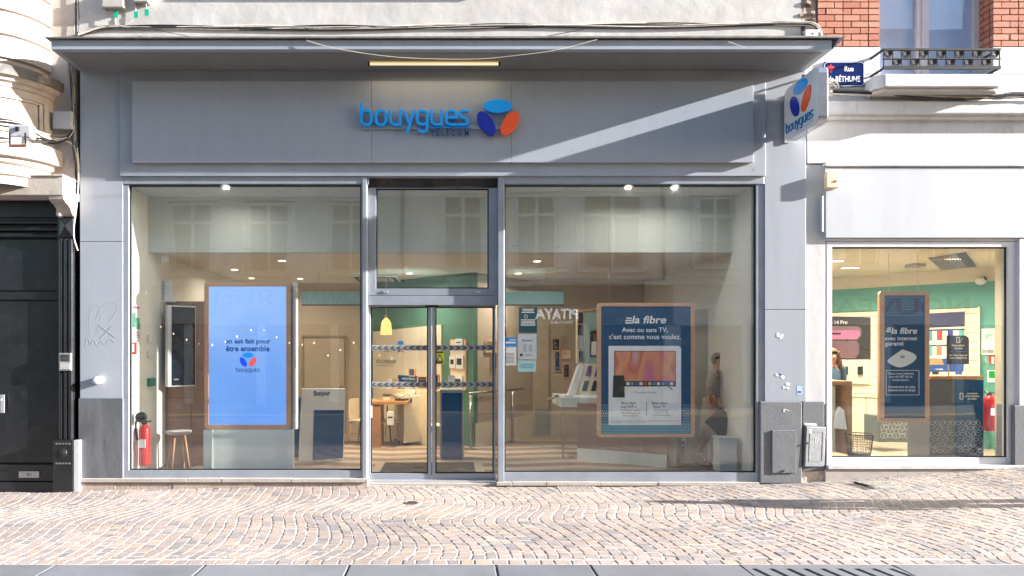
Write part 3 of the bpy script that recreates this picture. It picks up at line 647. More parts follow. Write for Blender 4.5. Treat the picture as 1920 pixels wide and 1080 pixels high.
for (x0, y0, x1, y1, lab) in ((191, -6, 231, 13, 'grey terminal box at the top of the white wall'), (250, -6, 277, 3, 'smaller terminal box beside the grey one on the white wall')):
    j = thing('terminal_box', lab, 'terminal box', (F(-.1).px(x0, y1)[0], 0, 6.3)); MB(F(-.1)).q(x0, y0-14, x1, y1, 0, -.1).build('box', mat('aged_box', (.42, .4, .37), .6, .1), j, bev=.008)
    g_ = MB(F(-.06))
    for k in range(9):
        u, v = F(-.06).px(x0+3+(x1-x0-6)*k/8, y1); g_.tube([(u, v+.005, 0), (u+rnd.uniform(-.01, .01), v-.02, 0), (u*.7+.3*F(-.06).px((x0+x1)/2, y1)[0], v-.05, 0)], .004, 4)
    g_.build('wire_tails', CABLEB, j)
for x, y, lab in ((217, 27, 'left of the three green cable tags on the white wall'), (255, 27, 'middle one of the green cable tags on the white wall'), (275, 23, 'right of the green cable tags on the white wall')):
    tt = thing('cable_tag', lab, 'cable tag', (F(-.05).px(x, y)[0], -.05, F(-.05).px(x, y)[1]), group='green tags on loose cables')
    MB(F(-.05)).q(x-4, y-6, x+4, y+6, 0, -.004).build('tag', GREEN, tt); u, v = F(-.045).px(x, y-6); MB(F(-.045)).tube([(u, v, 0), (u-.01, v+.1, 0), (u-.02, v+.2, 0)], .004, 5).build('wire', CABLEW, tt)
cable('cable', 'white loop of cable hanging from the left tag down to the bundle', smoothpts([(217, 33, -.04), (216, 45, -.04), (232, 50, -.03), (246, 40, -.04), (254, 33, -.04)]), .005, CABLEW, seed=12)

# ------------------------------------------------------------------ right neighbour
rb = thing('white_fronted_building', 'white painted shop building with red brick upper storey and wide framed window', 'building', (7, .1, 0))
def rq(name, m, x0, y0, x1, y1, Y, dep, bev=.006, parent=rb): return MB(F(Y)).q(x0, y0, x1, y1, 0, -dep).build(name, m, parent, bev=bev)
RX = 11.0
def rbox(name, m, x0, x1, y0, y1, zt, zb, bev=.006): return MB().box(x0, x1, y0, y1, zb, zt).build(name, m, rb, bev=bev)
zf = lambda y, Y=0: F(Y).px(1700, y)[1]
WX0, WX1 = F(0).px(1650, 50)[0], F(0).px(1862, 50)[0]; ZM = zf(139)
rbox('stone_band', WHITE, 4.665, RX, .0, .3, ZM-.002, zf(192)); rbox('stone_band', WHITE, 4.665, WX0, .001, .3, zf(88), ZM); rbox('stone_band', WHITE, WX1, RX, .001, .3, zf(88), ZM)
rbox('cornice', WHITE, 4.9, RX, -.1, .1, zf(188, -.1), zf(214, -.1), .02); rbox('cornice_moulding', WHITE, 4.9, RX, -.05, .1, zf(214, -.05)-.002, zf(224, -.05), .012)
rbox('frieze', WHITE, 4.75, RX, .01, .3, zf(192)-.002, zf(306)); rbox('frieze_moulding', WHITE, 4.96, RX, -.03, .1, zf(304), zf(313), .01)
rbox('fascia_panel', WHITEP, 4.985, RX, -.01, .2, zf(314.5), zf(446), .004)
rq('pilaster', WHITE, 1510.5, 308, 1547.5, 758, .03, .3); rq('pilaster_base', STUCCO, 1504.5, 753, 1546, 884, .0, .3, .01)
rq('broken_base', mat('broken_render', (.5, .42, .34), .95, .3, 14, bump=.9, bscale=14, stain=.5, stain_col=(.2, .14, .1), stain_scale=6), 1500, 872, 1547, 915, .012, .3, .02)
rbox('header', WHITE, 4.99, RX, .02, .3, zf(446)-.002, zf(452, .02), .004)
rw = window(1550, 453, 1908, 872, 1560, 463, 1890, 858, .03, 'display_window', mat('white_frame', (.62, .61, .64), .4, .04), GL, rb)
rbox('sill', WHITE, 5.0, RX, -.04, .2, zf(872.5, -.04), zf(880, -.04)); 
for a, b in ((1547, 1683), (1683, 1830), (1830, 1960), (1960, 2100)): 
    fr_ = F(-.02); MB(fr_).box(fr_.px(a, 890)[0]+.002, fr_.px(b, 890)[0]-.002, -.05, zf(880, -.02)-.003, 0, -.2).build('plinth_stone', PLINTHL, rb, bev=.005)
rq('pier', WHITE, 1911, 447, 2060, 762, .0, .3); rq('pier_base', STUCCO, 1902, 760, 2060, 884, -.03, .3, .01)
rq('window_post', WHITE, 1908, 455, 1912, 872, .02, .25)
# brick storey: every brick its own piece
bz = zf(88)+.004; cr_h = .0845; wx0 = F(0).px(1650, 50)[0]; wx1 = F(0).px(1862, 50)[0]
MB().box(4.87, wx0-.012, .012, .3, bz, 9.5).build('mortar', BMORT, rb); MB().box(wx1+.012, RX, .012, .3, bz, 9.5).build('mortar', BMORT, rb)
MB().box(wx0-.02, wx1+.02, .2, .3, 7.5, 9.5).build('mortar', BMORT, rb)
bmesh_cache = {}
def brick(x0, x1, z, y0=0.0):
    MB().box(x0+.006, x1-.006, y0+rnd.uniform(-.002, .003), y0+.06, z+.007, z+cr_h-.007).build('brick', BRICK, rb)
for row in range(9):
    z = bz+row*cr_h; x = 4.88; k = row % 2
    while x < wx0-.02:
        w_ = (.225 if k % 2 == 0 else .112); k += 1; e_ = min(x+w_, wx0)
        if wx0-e_ < .05: e_ = wx0
        brick(x, e_, z); x = e_
    x = wx1; k = (row+1) % 2
    while x < 8.2:
        w_ = (.225 if k % 2 == 0 else .112); k += 1; brick(x, x+w_, z); x += w_
    yy = .06
    for d_ in ((.06, .17), (.17, .28)) if row % 2 else ((.06, .28),):
        MB().box(wx1+rnd.uniform(-.002, .002), wx1+.05, d_[0]+.006, d_[1]-.006, z+.007, z+cr_h-.007).build('brick', BRICK, rb)
for i in range(26):                              # crumbled edge where the brick meets the render
    z = 5.83+rnd.uniform(0, .7); x = rnd.uniform(4.66, 4.84)
    MB(Matrix.Translation((x, rnd.uniform(-.01, .03), z)) @ Matrix.Rotation(rnd.uniform(-.5, .5), 4, 'Y')).box(-.03, .03, -.02, .02, -.022, .022).build('rubble', PLINTH if i % 3 else BMORT, rb, bev=.008)
MB().box(4.66, 4.87, .02, .3, bz, 9.5).build('rough_edge', mat('rough_edge', (.34, .25, .2), .95, .4, 25, bump=.9, bscale=25), rb)
# upstairs window
uw = MB(F(.24)); x_a, x_b = wx0-.03, wx1+.02
uw = MB(F(.24)).ring([(x_a, bz-.36), (x_b, bz-.36), (x_b, 7.4), (x_a, 7.4)], [(x_a+.06, bz-.3), (x_b-.09, bz-.3), (x_b-.09, 7.34), (x_a+.06, 7.34)], 0, -.06).build('upper_window', WINF, rb)
g = F(.24); MB(g).q(1718, -60, 1741, 140, .012, -.05).build('meeting_stile', WINF, uw, bev=.006); MB(g).q(1727, -60, 1731, 140, .022, .012).build('cover_bead', WINF, uw)
MB(g).box(x_a+.05, x_b-.08, bz-.31, 7.35, -.03, -.036).build('pane', glass('upstairs_glass', (.96, .98, 1), .05), uw)
MB(g).box(x_a, x_b, bz-.36, 7.4, -.045, -.055).build('pane_backing', mat('pale_blue_backing', (.6, .66, .82), .8, .08, 3), uw)  # pale blue sheet close behind the panes, giving them an even colour
# balcony sill and iron railing
fsil = F(-.28); A = fsil.px(1645, 138); B = fsil.px(1882, 163)
poly = [(A[0], .0), (A[0], -.2), (A[0]+.09, -.28), (B[0]-.06, -.28), (B[0], -.22), (B[0], 0)]
MB().prism(poly, B[1], A[1]).build('balcony_slab', WHITE, rb, bev=.015); MB().prism([(p[0]*.97+.03*6.4, p[1]*.9) for p in poly], B[1]-.05, B[1]-.002).build('slab_underside', STONE, rb, bev=.012)
rl = thing('iron_railing', 'low wrought iron window railing with two rows of spiral discs', 'railing', (6.4, -.25, 5.5))
fr = F(-.27); A = fr.px(1657, 93); B = fr.px(1874, 128); u0, u1, v1, v0 = A[0], B[0], A[1], B[1]; vm = (v0+v1)/2
for v, r_ in ((v1, .013), (vm, .006), (v0+.018, .008), (v0, .012)): MB(fr).box(u0-.01, u1+.01, v-r_, v+r_, -.012, .012).build('rail', IRON, rl)
for u in (u0, u1):
    for v in (v1, v0): MB().box(u-.012, u+.012, -.27, .02, v-.011, v+.011).build('return_bar', IRON, rl)
n = 13; cw = (u1-u0)/n
for i in range(n+1): MB(fr).box(u0+i*cw-.005, u0+i*cw+.005, v0, v1, -.006, .006).build('upright', IRON, rl)
for i in range(n):
    up = i % 2 == 0; vc = (vm+v1)/2 if up else (vm+v0+.018)/2; uc = u0+(i+.5)*cw; rad = min(cw, (v1-vm))*.46
    pts = [(uc+rad*(1-t/40*.8)*math.cos(t*.36), vc+rad*(1-t/40*.8)*math.sin(t*.36), 0) for t in range(41)]
    MB(fr).tube(pts, .0085, 5).build('spiral', IRON, rl)
# street plate
sn = thing('street_sign', 'dark blue enamel street name plate with red fleur-de-lis', 'street sign', (5.2, -.02, 5.4))
fr = F(-.018); A = fr.px(1545, 162.5); B = fr.px(1621, 115.5); c_ = .03
def cham(a, b, c, d, k): return [(a+k, c), (b-k, c), (b, c+k), (b, d-k), (b-k, d), (a+k, d), (a, d-k), (a, c+k)]
MB(fr).box(A[0], B[0], A[1], B[1], 0, -.015).build('plate', ENAMEL, sn, bev=.003)
MB(fr).ring(cham(A[0]+.006, B[0]-.006, A[1]+.006, B[1]-.006, .025), cham(A[0]+.012, B[0]-.012, A[1]+.012, B[1]-.012, .022), .0005, .0022).build('border', ENWHITE, sn)
ptext('Rue', fr, 1583.5, 124, 1600.5, 134, .002, ENWHITE, sn, bold=.02); ptext('de BÉTHUNE', fr, 1553, 140, 1612.5, 153.5, .002, ENWHITE, sn, bold=.02)
fx, fy = 1557.5, 128.5
fle = MB(fr)
for k, poly in enumerate(([(0, -9), (2.6, -4), (1.6, 1), (-1.6, 1), (-2.6, -4)], [(1.8, 0), (3, -4.5), (6, -4.5), (7, -1.5), (5, 1), (4.2, -1.5), (3, 2)], [(-1.8, 0), (-3, -4.5), (-6, -4.5), (-7, -1.5), (-5, 1), (-4.2, -1.5), (-3, 2)], [(-4.5, 2), (4.5, 2), (4.5, 3.6), (-4.5, 3.6)], [(0, 9), (-2, 5), (-1, 3.6), (1, 3.6), (2, 5)])):
    fle.prism([fr.px(fx+x, fy+y) for x, y in poly], .001, .0022+k*.0003)
fle.build('fleur_de_lis', REDFLEUR, sn)
# coil, wires, alarm box
cb = MB(); q = random.Random(4); c_ = F(-.08).px(1561, 166)
for k in range(9):
    r_ = q.uniform(.06, .115); ox, oz = q.uniform(-.015, .015), q.uniform(-.015, .015)
    cb.tube([(c_[0]+ox+r_*math.cos(t*.35)*.75, -.08+q.uniform(-.01, .01), c_[1]+oz+r_*math.sin(t*.35)) for t in range(19)], .006, 5)
tag(cb.build('cable_coil', CABLEW), 'coil of cream cable hung below the blue street plate', 'cable coil')
cable('cable_bundle', 'tangle of dark wires along the ledge of white fronted building', smoothpts([(1562, 172, -.1), (1640, 176, -.12), (1720, 181, -.12), (1800, 183, -.12), (1860, 181, -.12), (1960, 176, -.12)]), .007, [CABLEB, CABLEG, CABLEB, CABLEG, CABLEW], 12, .022, seed=21)
cable('cable_bundle', 'thick knot of wires at the far right end of the ledge', smoothpts([(1830, 180, -.12), (1870, 186, -.13), (1900, 178, -.13), (1960, 182, -.13)]), .008, [CABLEB, CABLEG], 8, .03, seed=22)
ab = thing('alarm_box', 'ivory alarm box with red dot at the corner of white fascia', 'alarm box', (5.07, -.02, 3.95))
MB(F(-.08)).q(1550, 321, 1574, 352, 0, -.07).build('box', IVORY, ab, bev=.01); c_ = F(-.08).px(1566, 340); MB(F(-.08)).lathe([(.017, -.002), (.016, .006)], c_[0], c_[1], 14).build('lens', REDFLEUR, ab)
cable('conduit', 'white conduit pipe on the narrow white pilaster below the alarm box', [(1541, 368, .0), (1541, 434, .0)], .022, WHITE, cat='conduit')
cable('cable', 'thin black cable running down behind the alarm box', smoothpts([(1547, 312, -.02), (1547, 345, -.02), (1550, 352, -.03), (1556, 352, -.03)]), .005, CABLEB, seed=23)
wb = thing('socket_box', 'white square junction box at the right end of canopy', 'junction box', (4.7, -.05, 5.85))
MB(F(-.06)).q(1510, 55, 1537, 70, 0, -.06).build('box', PLASTIC, wb, bev=.006); c_ = F(-.06).px(1524, 63); MB(F(-.06)).lathe([(.012, -.001), (.011, .003)], c_[0], c_[1], 10).build('knob', BLACKM, wb)
# utility plate, hanging meter box
up = thing('utility_plate', 'flat grey painted utility hatch on the dark plinth', 'utility hatch', (4.4, -.06, .4))
MB(F(-.045)).q(1448, 807, 1493, 887, 0, -.02).build('hatch', STUCCO, up, bev=.004); c_ = F(-.045).px(1469, 883); MB(F(-.045)).lathe([(.014, 0), (.012, .01)], c_[0], c_[1], 10).build('lock', BLACKM, up)
mbx = thing('meter_box', 'dark grey meter cabinet hanging askew from the pilaster base', 'meter cabinet', (F(-.06).px(1530, 838)[0], .135, F(-.06).px(1530, 838)[1]), 0)
WM[mbx.name] = Matrix.Translation(mbx.location) @ Matrix.Rotation(R(9), 4, 'Z') @ Matrix.Rotation(R(-2.6), 4, Vector((0, -1, 0))); mbx.matrix_world = WM[mbx.name]
fm = WM[mbx.name] @ Matrix(((1, 0, 0, 0), (0, 0, -1, 0), (0, 1, 0, 0), (0, 0, 0, 1)))
mg = mat('meter_grey', (.16, .17, .19), .5, .12, 8, bump=.15, bscale=40, stain=.35, stain_col=(.4, .4, .4), stain_scale=5)
MB(fm).box(-.16, .165, -.285, .285, .1, 0).build('cabinet', DKMET, mbx, bev=.01); MB(fm).box(-.155, .135, -.27, .262, .155, .102).build('door', mg, mbx, bev=.012)
MB(fm).ring(rr(-.1, .1, -.2, .2, .005, 1), rr(-.09, .09, -.19, .19, .004, 1), .153, .159).build('moulding', mg, mbx); MB(fm).box(.14, .165, -.28, .275, .13, .1).build('hinge_strip', DKMET, mbx, bev=.004)
MB(fm).lathe([(.014, .15), (.012, .165)], -.128, .04, 12).build('lock', BLACKM, mbx); MB(fm).box(-.115, -.075, .17, .22, .1555, .157).build('sticker', PLASTIC, mbx)
scr = MB(fm)
for k in range(7): scr.prism(ribbon(chaikin([(-.07+k*.022+rnd.uniform(-.01, .01), rnd.uniform(.02, .13)) for _ in range(4)]), .003, 2), .1556, .1562+k*.0002)
scr.build('scratched_scrawl', mat('scrawl_grey', (.4, .41, .42), .6), mbx)
MB(fm).box(-.17, .12, .27, .3, .14, .0).build('cap', WHITE, mbx, bev=.006)
# stickers and torn paper on the right pilaster
paper = mat('torn_paper', (.7, .7, .72), .8, .15, 30); bluep = mat('blue_print', (.03, .08, .25), .6, .3, 30)
for x, y, a, b, lab in ((1463, 631, 9, 9, 'white torn sticker highest on the grey pilaster'), (1463, 705, 11, 9, 'white and blue torn sticker midway on the grey pilaster'), (1474, 724, 9, 9, 'ragged pair of torn white stickers low on the grey pilaster'), (1499, 732, 5, 8, 'small pale blue sticker at the right edge of grey pilaster'), (1474, 770, 9, 6, 'faint scratched white marks on the dark plinth')):
    fr = F(-.0015 if y < 750 else -.0315); t = thing('sticker', lab, 'sticker', (fr.px(x, y)[0], -.002, fr.px(x, y)[1]), group='stickers on the right pilaster'); q = random.Random(x+y); s_ = MB(fr)
    if a == 5: s_.q(x-a, y-b, x+a, y+b, 0, -.001); s_.m = 1; s_.q(x-3, y+1, x+3, y+5, .001, 0)
    else:
        for k in range(4 if y < 750 else 6):
            cx_, cy_ = x+q.uniform(-a, a)*.6, y+q.uniform(-b, b)*.5; n_ = 11; sz = .4 if y < 750 else .2
            s_.m = 1 if (k == 3 and y == 705) else 0
            s_.prism([fr.px(cx_+a*sz*q.uniform(.5, 1.15)*math.cos(i*6.283/n_), cy_+b*sz*q.uniform(.5, 1.1)*math.sin(i*6.283/n_)) for i in range(n_)], 0, .0006+k*.0003)
    s_.build('sheet', [mat('pale_blue_paper', (.35, .5, .75), .7) if a == 5 else paper, bluep], t)
sc = MB(f0)      # pencilled scrawl on the left pilaster
cc = [[(171, 640), (166, 605), (170, 575), (182, 568), (190, 590), (180, 625)], [(180, 600), (192, 570), (215, 565), (222, 578), (205, 605), (183, 625)], [(160, 648), (165, 630), (170, 650), (176, 632), (182, 652), (190, 636), (196, 650), (205, 634), (214, 642)], [(186, 610), (215, 632)], [(210, 612), (188, 635)]]
for k, p in enumerate(cc): sc.prism([f0.px(*q) for q in ribbon(chaikin(p, 3), .9, 2)], 0, .0005+k*.0004)
tag(sc.build('graffiti_scrawl', mat('faint_scrawl', (.275, .305, .352), .6)), 'faint pencil scrawl of a heart on the left grey pilaster', 'graffiti')
nb = thing('dome_fitting', 'small white round fitting casting a long shadow on the left pilaster', 'wall fitting', (F(0).px(185, 713)[0], 0, F(0).px(185, 713)[1]))
c_ = F(0).px(186, 713); kb = MB(F(0)); kb.lathe([(.05, 0), (.054, .02), (.05, .075), (.03, .09), (0, .092)], c_[0], c_[1], 18); kb.build('cap', PLASTIC, nb, smooth=True)
MB(F(0)).lathe([(.018, .09), (.015, .096)], c_[0]-.01, c_[1]+.005, 10).build('lens', GREYBOX, nb)
# ================================================================== inside the phone shop
WARMW = mat('warm_wall', (.52, .43, .34), .85, .03, 2); CEILM = mat('ceiling_paint', (.72, .66, .58), .9, .02, 2); GWALL = mat('green_wall', (.085, .2, .155), .8, .04, 2)
COOLW = mat('pale_wall', (.78, .8, .77), .8, .03, 2); OAK = mat('oak', (.42, .22, .11), .5, .12, 3, stretch=(1, 1, 12)); WALNUT = mat('walnut_board', (.3, .19, .14), .5, .2, 3, stretch=(1, 1, 14))
FRAMEW = mat('frame_wood', (.6, .35, .22), .45, .1, 4, stretch=(1, 1, 8)); CREAM = mat('cream_laminate', (.72, .63, .49), .45, .03, 2)
TEALH = mat('teal_panel', (.3, .6, .72), .6, .03, 2); NAVY = mat('navy_print', (.012, .08, .19), .6, .06, 2, spec=.08); NAVYB = mat('deep_blue_panel', (.006, .07, .2), .55, .08, 2, spec=.08)
STEEL = mat('brushed_steel', (.45, .43, .4), .3, .05, 20, metal=.9); BLK = mat('black_plastic', (.012, .012, .014), .4, .1); PAPER = mat('white_paper', (.75, .75, .77), .7, .03); SCREEN = mat('dark_screen', (.01, .02, .035), .12, .05)
PRINTB = mat('navy_lettering', (.0, .05, .18), .6); PRINTD = mat('dark_lettering', (.03, .03, .04), .6); PRINTG = mat('grey_lettering', (.3, .3, .32), .6)
FZ = .03
GLOW = emit('lamp_disc', (1, .86, .66), 1.6)
def lamp(nm, o, loc, e, col=(1, .78, .52), size=.12, spread=160):
    l = bpy.data.lights.new(nm, 'AREA'); l.shape = 'DISK'; l.size = size; l.energy = e; l.color = col; l.spread = R(spread)
    b = bpy.data.objects.new(nm, l); COL.objects.link(b); b.parent = o; b.location = loc; return b
# floor, walls, ceilings
fl0 = struct(MB().box(-4.45, 4.3, .14, 5.6, -.2, FZ-.012).build('shop_floor', mat('floor_joint', (.2, .15, .1), .8)))
PLA = mat('tan_plank', (.23, .17, .125), .5, .12, 8, stretch=(3, 1, 1)); PLB = mat('pale_plank', (.46, .39, .325), .5, .1, 8, stretch=(3, 1, 1))
cwid, pit, dz_ = .95, .27, .2
plm = None
for ci in range(-5, 5):
    x0 = ci*cwid; up = ci % 2
    for k in range(-2, 18):
        ya = .3+k*pit; s0, s1 = (0, dz_) if up else (dz_, 0)
        pts = [(x0+.002, ya+s0+.002), (x0+cwid-.002, ya+s1+.002), (x0+cwid-.002, ya+s1+pit-.002), (x0+.002, ya+s0+pit-.002)]
        if min(p[1] for p in pts) < .14 or max(p[1] for p in pts) > 5 or ya > 3.5 or x0 < -4.4 or x0+cwid > 4.3: continue
        MB().prism(pts, FZ-.012, FZ).build('floor_plank', PLA if k % 2 else PLB, fl0)
MB().box(-4.4, 4.25, 3.95, 5.5, FZ-.011, FZ-.002).build('rear_floor', mat('vinyl_floor', (.36, .26, .17), .45, .06, 4), fl0)
MB().box(-4.4, 4.25, .14, .3, FZ-.011, FZ-.003).build('edge_strip', PLB, fl0)
struct(MB().box(-4.5, -4.27, .13, 5.6, FZ, 4.1).build('left_wall', COOLW)); struct(MB().box(4.06, 4.3, .13, 5.6, FZ, 4.1).build('right_wall', mat('stone_grey_wall', (.68, .66, .61), .85, .03, 2)))
BULK = mat('bulkhead_paint', (.56, .59, .55), .85, .03, 2); struct(MB().box(-4.27, 4.06, .13, .7, 3.95, 4.1).build('front_ceiling', BULK)); struct(MB().box(-4.27, 4.06, .7, .85, 3.16, 4.1).build('bulkhead_wall', BULK))
struct(MB().box(-4.27, 4.06, .85, 5.6, 3.16, 3.3).build('shop_ceiling', CEILM))
def wall(name, p0, p1, m, z1=3.16, th=.12): f = FW(p0, p1); L_ = math.hypot(p1[0]-p0[0], p1[1]-p0[1]); return f, struct(MB(f).box(0, L_, FZ, z1, 0, -th).build(name, m))
fB, _ = wall('back_wall', (-4.27, 5.2), (-1.6, 5.2), WARMW); fG, _ = wall('green_wall', (-1.6, 5.2), (.45, 3.2), GWALL); fR, _ = wall('ramp_wall', (.45, 3.2), (1.72, 4.8), WARMW, th=.004); fQ, _ = wall('rear_wall', (1.72, 4.8), (4.06, 5.1), WARMW)
def wp(fr, m, x0, y0, x1, y1, w0, w1, name, parent, bev=0): return MB(fr).q(x0, y0, x1, y1, w0, w1).build(name, m, parent, bev=bev)
# doors in the walls
t = thing('interior_door', 'plain beige door with lever handle behind the greeting stand', 'door', (-2, 5.2, FZ))
wp(fB, WARMW, 571, 635, 646, 822, .03, .0, 'leaf', t, .004)
u0, v1 = fB.px(568, 631); u1, v0 = fB.px(649, 822); MB(fB).ring(rr(u0-.03, u1+.03, FZ, v1+.03, .004, 1), rr(u0, u1, FZ+.001, v1, .004, 1), .035, 0).build('frame', mat('door_frame', (.42, .34, .27), .7), t)
wp(fB, STEEL, 633, 726, 641, 729, .07, .04, 'handle', t); wp(fB, STEEL, 639, 722, 643, 734, .045, .03, 'rose', t)
t = thing('interior_door', 'beige door with grey kick panel on the rear wall right of the entrance', 'door', (2.2, 4.9, FZ))
wp(fQ, mat('sand_door', (.5, .4, .3), .7), 1003, 614, 1028, 812, .03, 0, 'leaf', t, .004); wp(fQ, mat('kick_grey', (.26, .24, .21), .5), 1003, 767, 1028, 811, .036, .03, 'kick_panel', t)
wp(fQ, PRINTG, 1028.5, 610, 1030.5, 812, .04, 0, 'jamb', t)
# recessed lights
def downlight(x, y, z, lab, e, col=(1, .85, .66), disc=.06):
    d = (z-CAM[2])*FPX/(CY-y); X = (x-CX)*d/FPX; Y = d-9
    t = thing('downlight', lab, 'downlight', (X, Y, z), group='lit ceiling spotlights')
    MB().lathe([(disc+.025, z-.012), (disc, z-.014), (disc, z-.003), (disc+.025, z-.003)], X, Y, 18, cap=False).build('rim', PLASTIC, t)
    MB().lathe([(disc, z-.008), (disc, z-.004)], X, Y, 16).build('lamp', GLOW, t)
    if e: lamp('bulb', t, (0, 0, -.03), e, col, .1, 160)
E0 = 6
for x, y, lab in ((440, 505, 'ceiling spotlight above the top left corner of the blue screen'), (472, 521, 'ceiling spotlight nearest above the blue screen'), (529, 488, 'ceiling spotlight foremost above the left display window'), (563, 522, 'ceiling spotlight above the teal hanging header, left side'),
                  (768, 512, 'ceiling spotlight seen through the small window above the doors'), (1007, 489, 'ceiling spotlight foremost in the right display window'), (972, 512, 'ceiling spotlight above the teal hanging header, right side'), (1055, 530, 'faint ceiling spotlight farthest in the right display window')):
    downlight(x, y, 3.16, lab, E0*(.3 if x < 600 else 1.25 if x == 768 else .8))
for x, y, lab in ((424, 349, 'bright spotlight at the top of the left display window'), (1178, 349, 'left of two bright spotlights at the top of right window'), (1265, 349, 'right of two bright spotlights at the top of right window')):
    downlight(x, y, 3.95, lab, 1.6, (1, .93, .84), .05)
# air conditioner, header, pendant
t = thing('ceiling_cassette', 'square ceiling air conditioner cassette with dark slots', 'air conditioner', (-1.3, 3.2, 3.16))
def ceilpt(x, y, z): d = (z-CAM[2])*FPX/(CY-y); return (x-CX)*d/FPX, d-9
a, b = ceilpt(652, 536, 3.16), ceilpt(752, 524, 3.16); xa, xb, ya, yb = a[0], b[0], 3.6, 4.7
xa, xb = (660-CX)*12.9/FPX, (748-CX)*12.9/FPX
MB().box(xa, xb, ya, yb, 3.12, 3.159).build('panel', PLASTIC, t, bev=.02); MB().ring(rr(xa+.06, xb-.06, ya+.06, yb-.06, .08), rr(xa+.12, xb-.12, ya+.12, yb-.12, .05), 3.112, 3.119).build('slot', BLK, t)
MB().ring(rr(xa+.2, xb-.2, ya+.2, yb-.2, .03), rr(xa+.24, xb-.24, ya+.24, yb-.24, .02), 3.113, 3.119).build('grille', PRINTG, t)
fh_ = F(3.0); t = thing('hanging_header', 'long teal header board hanging from the shop ceiling', 'hanging board', (0, 3, 2.5))
A, B = fh_.px(565, 571), fh_.px(1057, 546.5); MB(fh_).box(A[0], B[0], A[1], B[1], 0, -.12).build('board', TEALH, t, bev=.006); MB(fh_).box(A[0]-.004, B[0]+.004, A[1]-.012, A[1], .002, -.122).build('lower_edge', BLK, t)
for u in (A[0]+.3, 0, B[0]-.3): MB(fh_).tube([(u, B[1], -.06), (u, 3.16, -.06)], .005, 5).build('wire', STEEL, t)
fp = F(2.6); c_ = fp.px(724, 612)
t = thing('pendant_lamp', 'lit frosted glass pendant lamp hanging behind the entrance doors', 'pendant lamp', (c_[0], 2.6, c_[1]))
top = fp.px(724, 597)[1]; bot = fp.px(724, 628)[1]
MB().lathe([(.098, bot), (.094, bot+.1), (.085, bot+.2), (.06, top-.03), (.03, top), (.018, top+.02)], c_[0], 2.6, 22, cap=False).build('shade', emit('lamp_shade_glow', (1, .62, .2), .3), t, smooth=True)
MB().lathe([(.024, top), (.022, top+.05), (.01, top+.07)], c_[0], 2.6, 12).build('cap', PLASTIC, t); MB().tube([(c_[0], 2.6, top+.06), (c_[0], 2.6, 3.16)], .004, 5).build('cord', PAPER, t)
MB().lathe([(.0, bot+.06), (.035, bot+.09), (.04, bot+.13), (.0, bot+.18)], c_[0], 2.6, 14).build('bulb', emit('warm_bulb', (1, .75, .35), .9), t); lamp('bulb_light', t, (0, 0, -.16), 8, (1, .72, .4), .1)
# left wall: evacuation plan, extinguisher and small fittings
fLw = Fr(-4.265, .13, 0, R(90)); # wall facing right: u into the depth, w towards +X
def lwall(nm, lab, cat, x0, y0, x1, y1, m, th=.02, Y0=None):
    t = thing(nm, lab, cat, (-4.25, .3, 1.5)); Y_ = Y0; v1 = F(Y_).px(x0, y0)[1]; v0 = F(Y_).px(x0, y1)[1]; ua = fLw.px(x0, 600)[0]; ub = fLw.px(x1, 600)[0]
    MB(fLw).box(ua, ub, v0, v1, 0, th).build('panel', m, t); return t, ua, ub, v0, v1
t, ua, ub, v0, v1 = lwall('evacuation_plan', 'framed evacuation plan with green floor map on the left wall', 'wall plan', 243, 571, 264, 637, PAPER, .012, .3)
gm = MB(fLw); 
for a, b, c, d in ((.15, .45, .35, .75), (.3, .8, .5, .62), (.5, .85, .3, .5)): gm.box(ua+(ub-ua)*a, ua+(ub-ua)*b, v0+(v1-v0)*c, v0+(v1-v0)*d, .012, .0135+c*.002)
gm.build('floor_map', mat('map_green', (.1, .35, .25), .6), t)
tl = MB(fLw)
for k in range(4): tl.box(ua+(ub-ua)*.12, ua+(ub-ua)*.85, v0+(v1-v0)*(.06+.05*k), v0+(v1-v0)*(.085+.05*k), .012, .0135)
tl.build('text_lines', PRINTG, t); MB(fLw).box(ua+(ub-ua)*.2, ua+(ub-ua)*.8, v1-.05, v1-.03, .012, .0135).build('heading', REDFLEUR, t)
t, ua, ub, v0, v1 = lwall('extinguisher_sign', 'small red and white extinguisher sign on the left wall', 'safety sign', 246, 642, 255, 664, mat('safety_red', (.5, .03, .02), .4), .01, .22)
MB(fLw).box(ua+.01, ua+(ub-ua)*.45, v0+.03, v1-.02, .01, .012).build('pictogram', PAPER, t)
lwall('wall_socket', 'upper white wall socket on the left wall above the green box', 'wall socket', 276, 628, 287, 641, PAPER, .03, .75); lwall('wall_socket', 'white switch plate below the wall socket on the left wall', 'wall socket', 276, 658, 287, 669, PAPER, .03, .75)
lwall('manual_call_point', 'small green emergency box on the left wall', 'call point', 276, 709, 287, 724, mat('safety_green', (.0, .2, .12), .4), .04, .75)
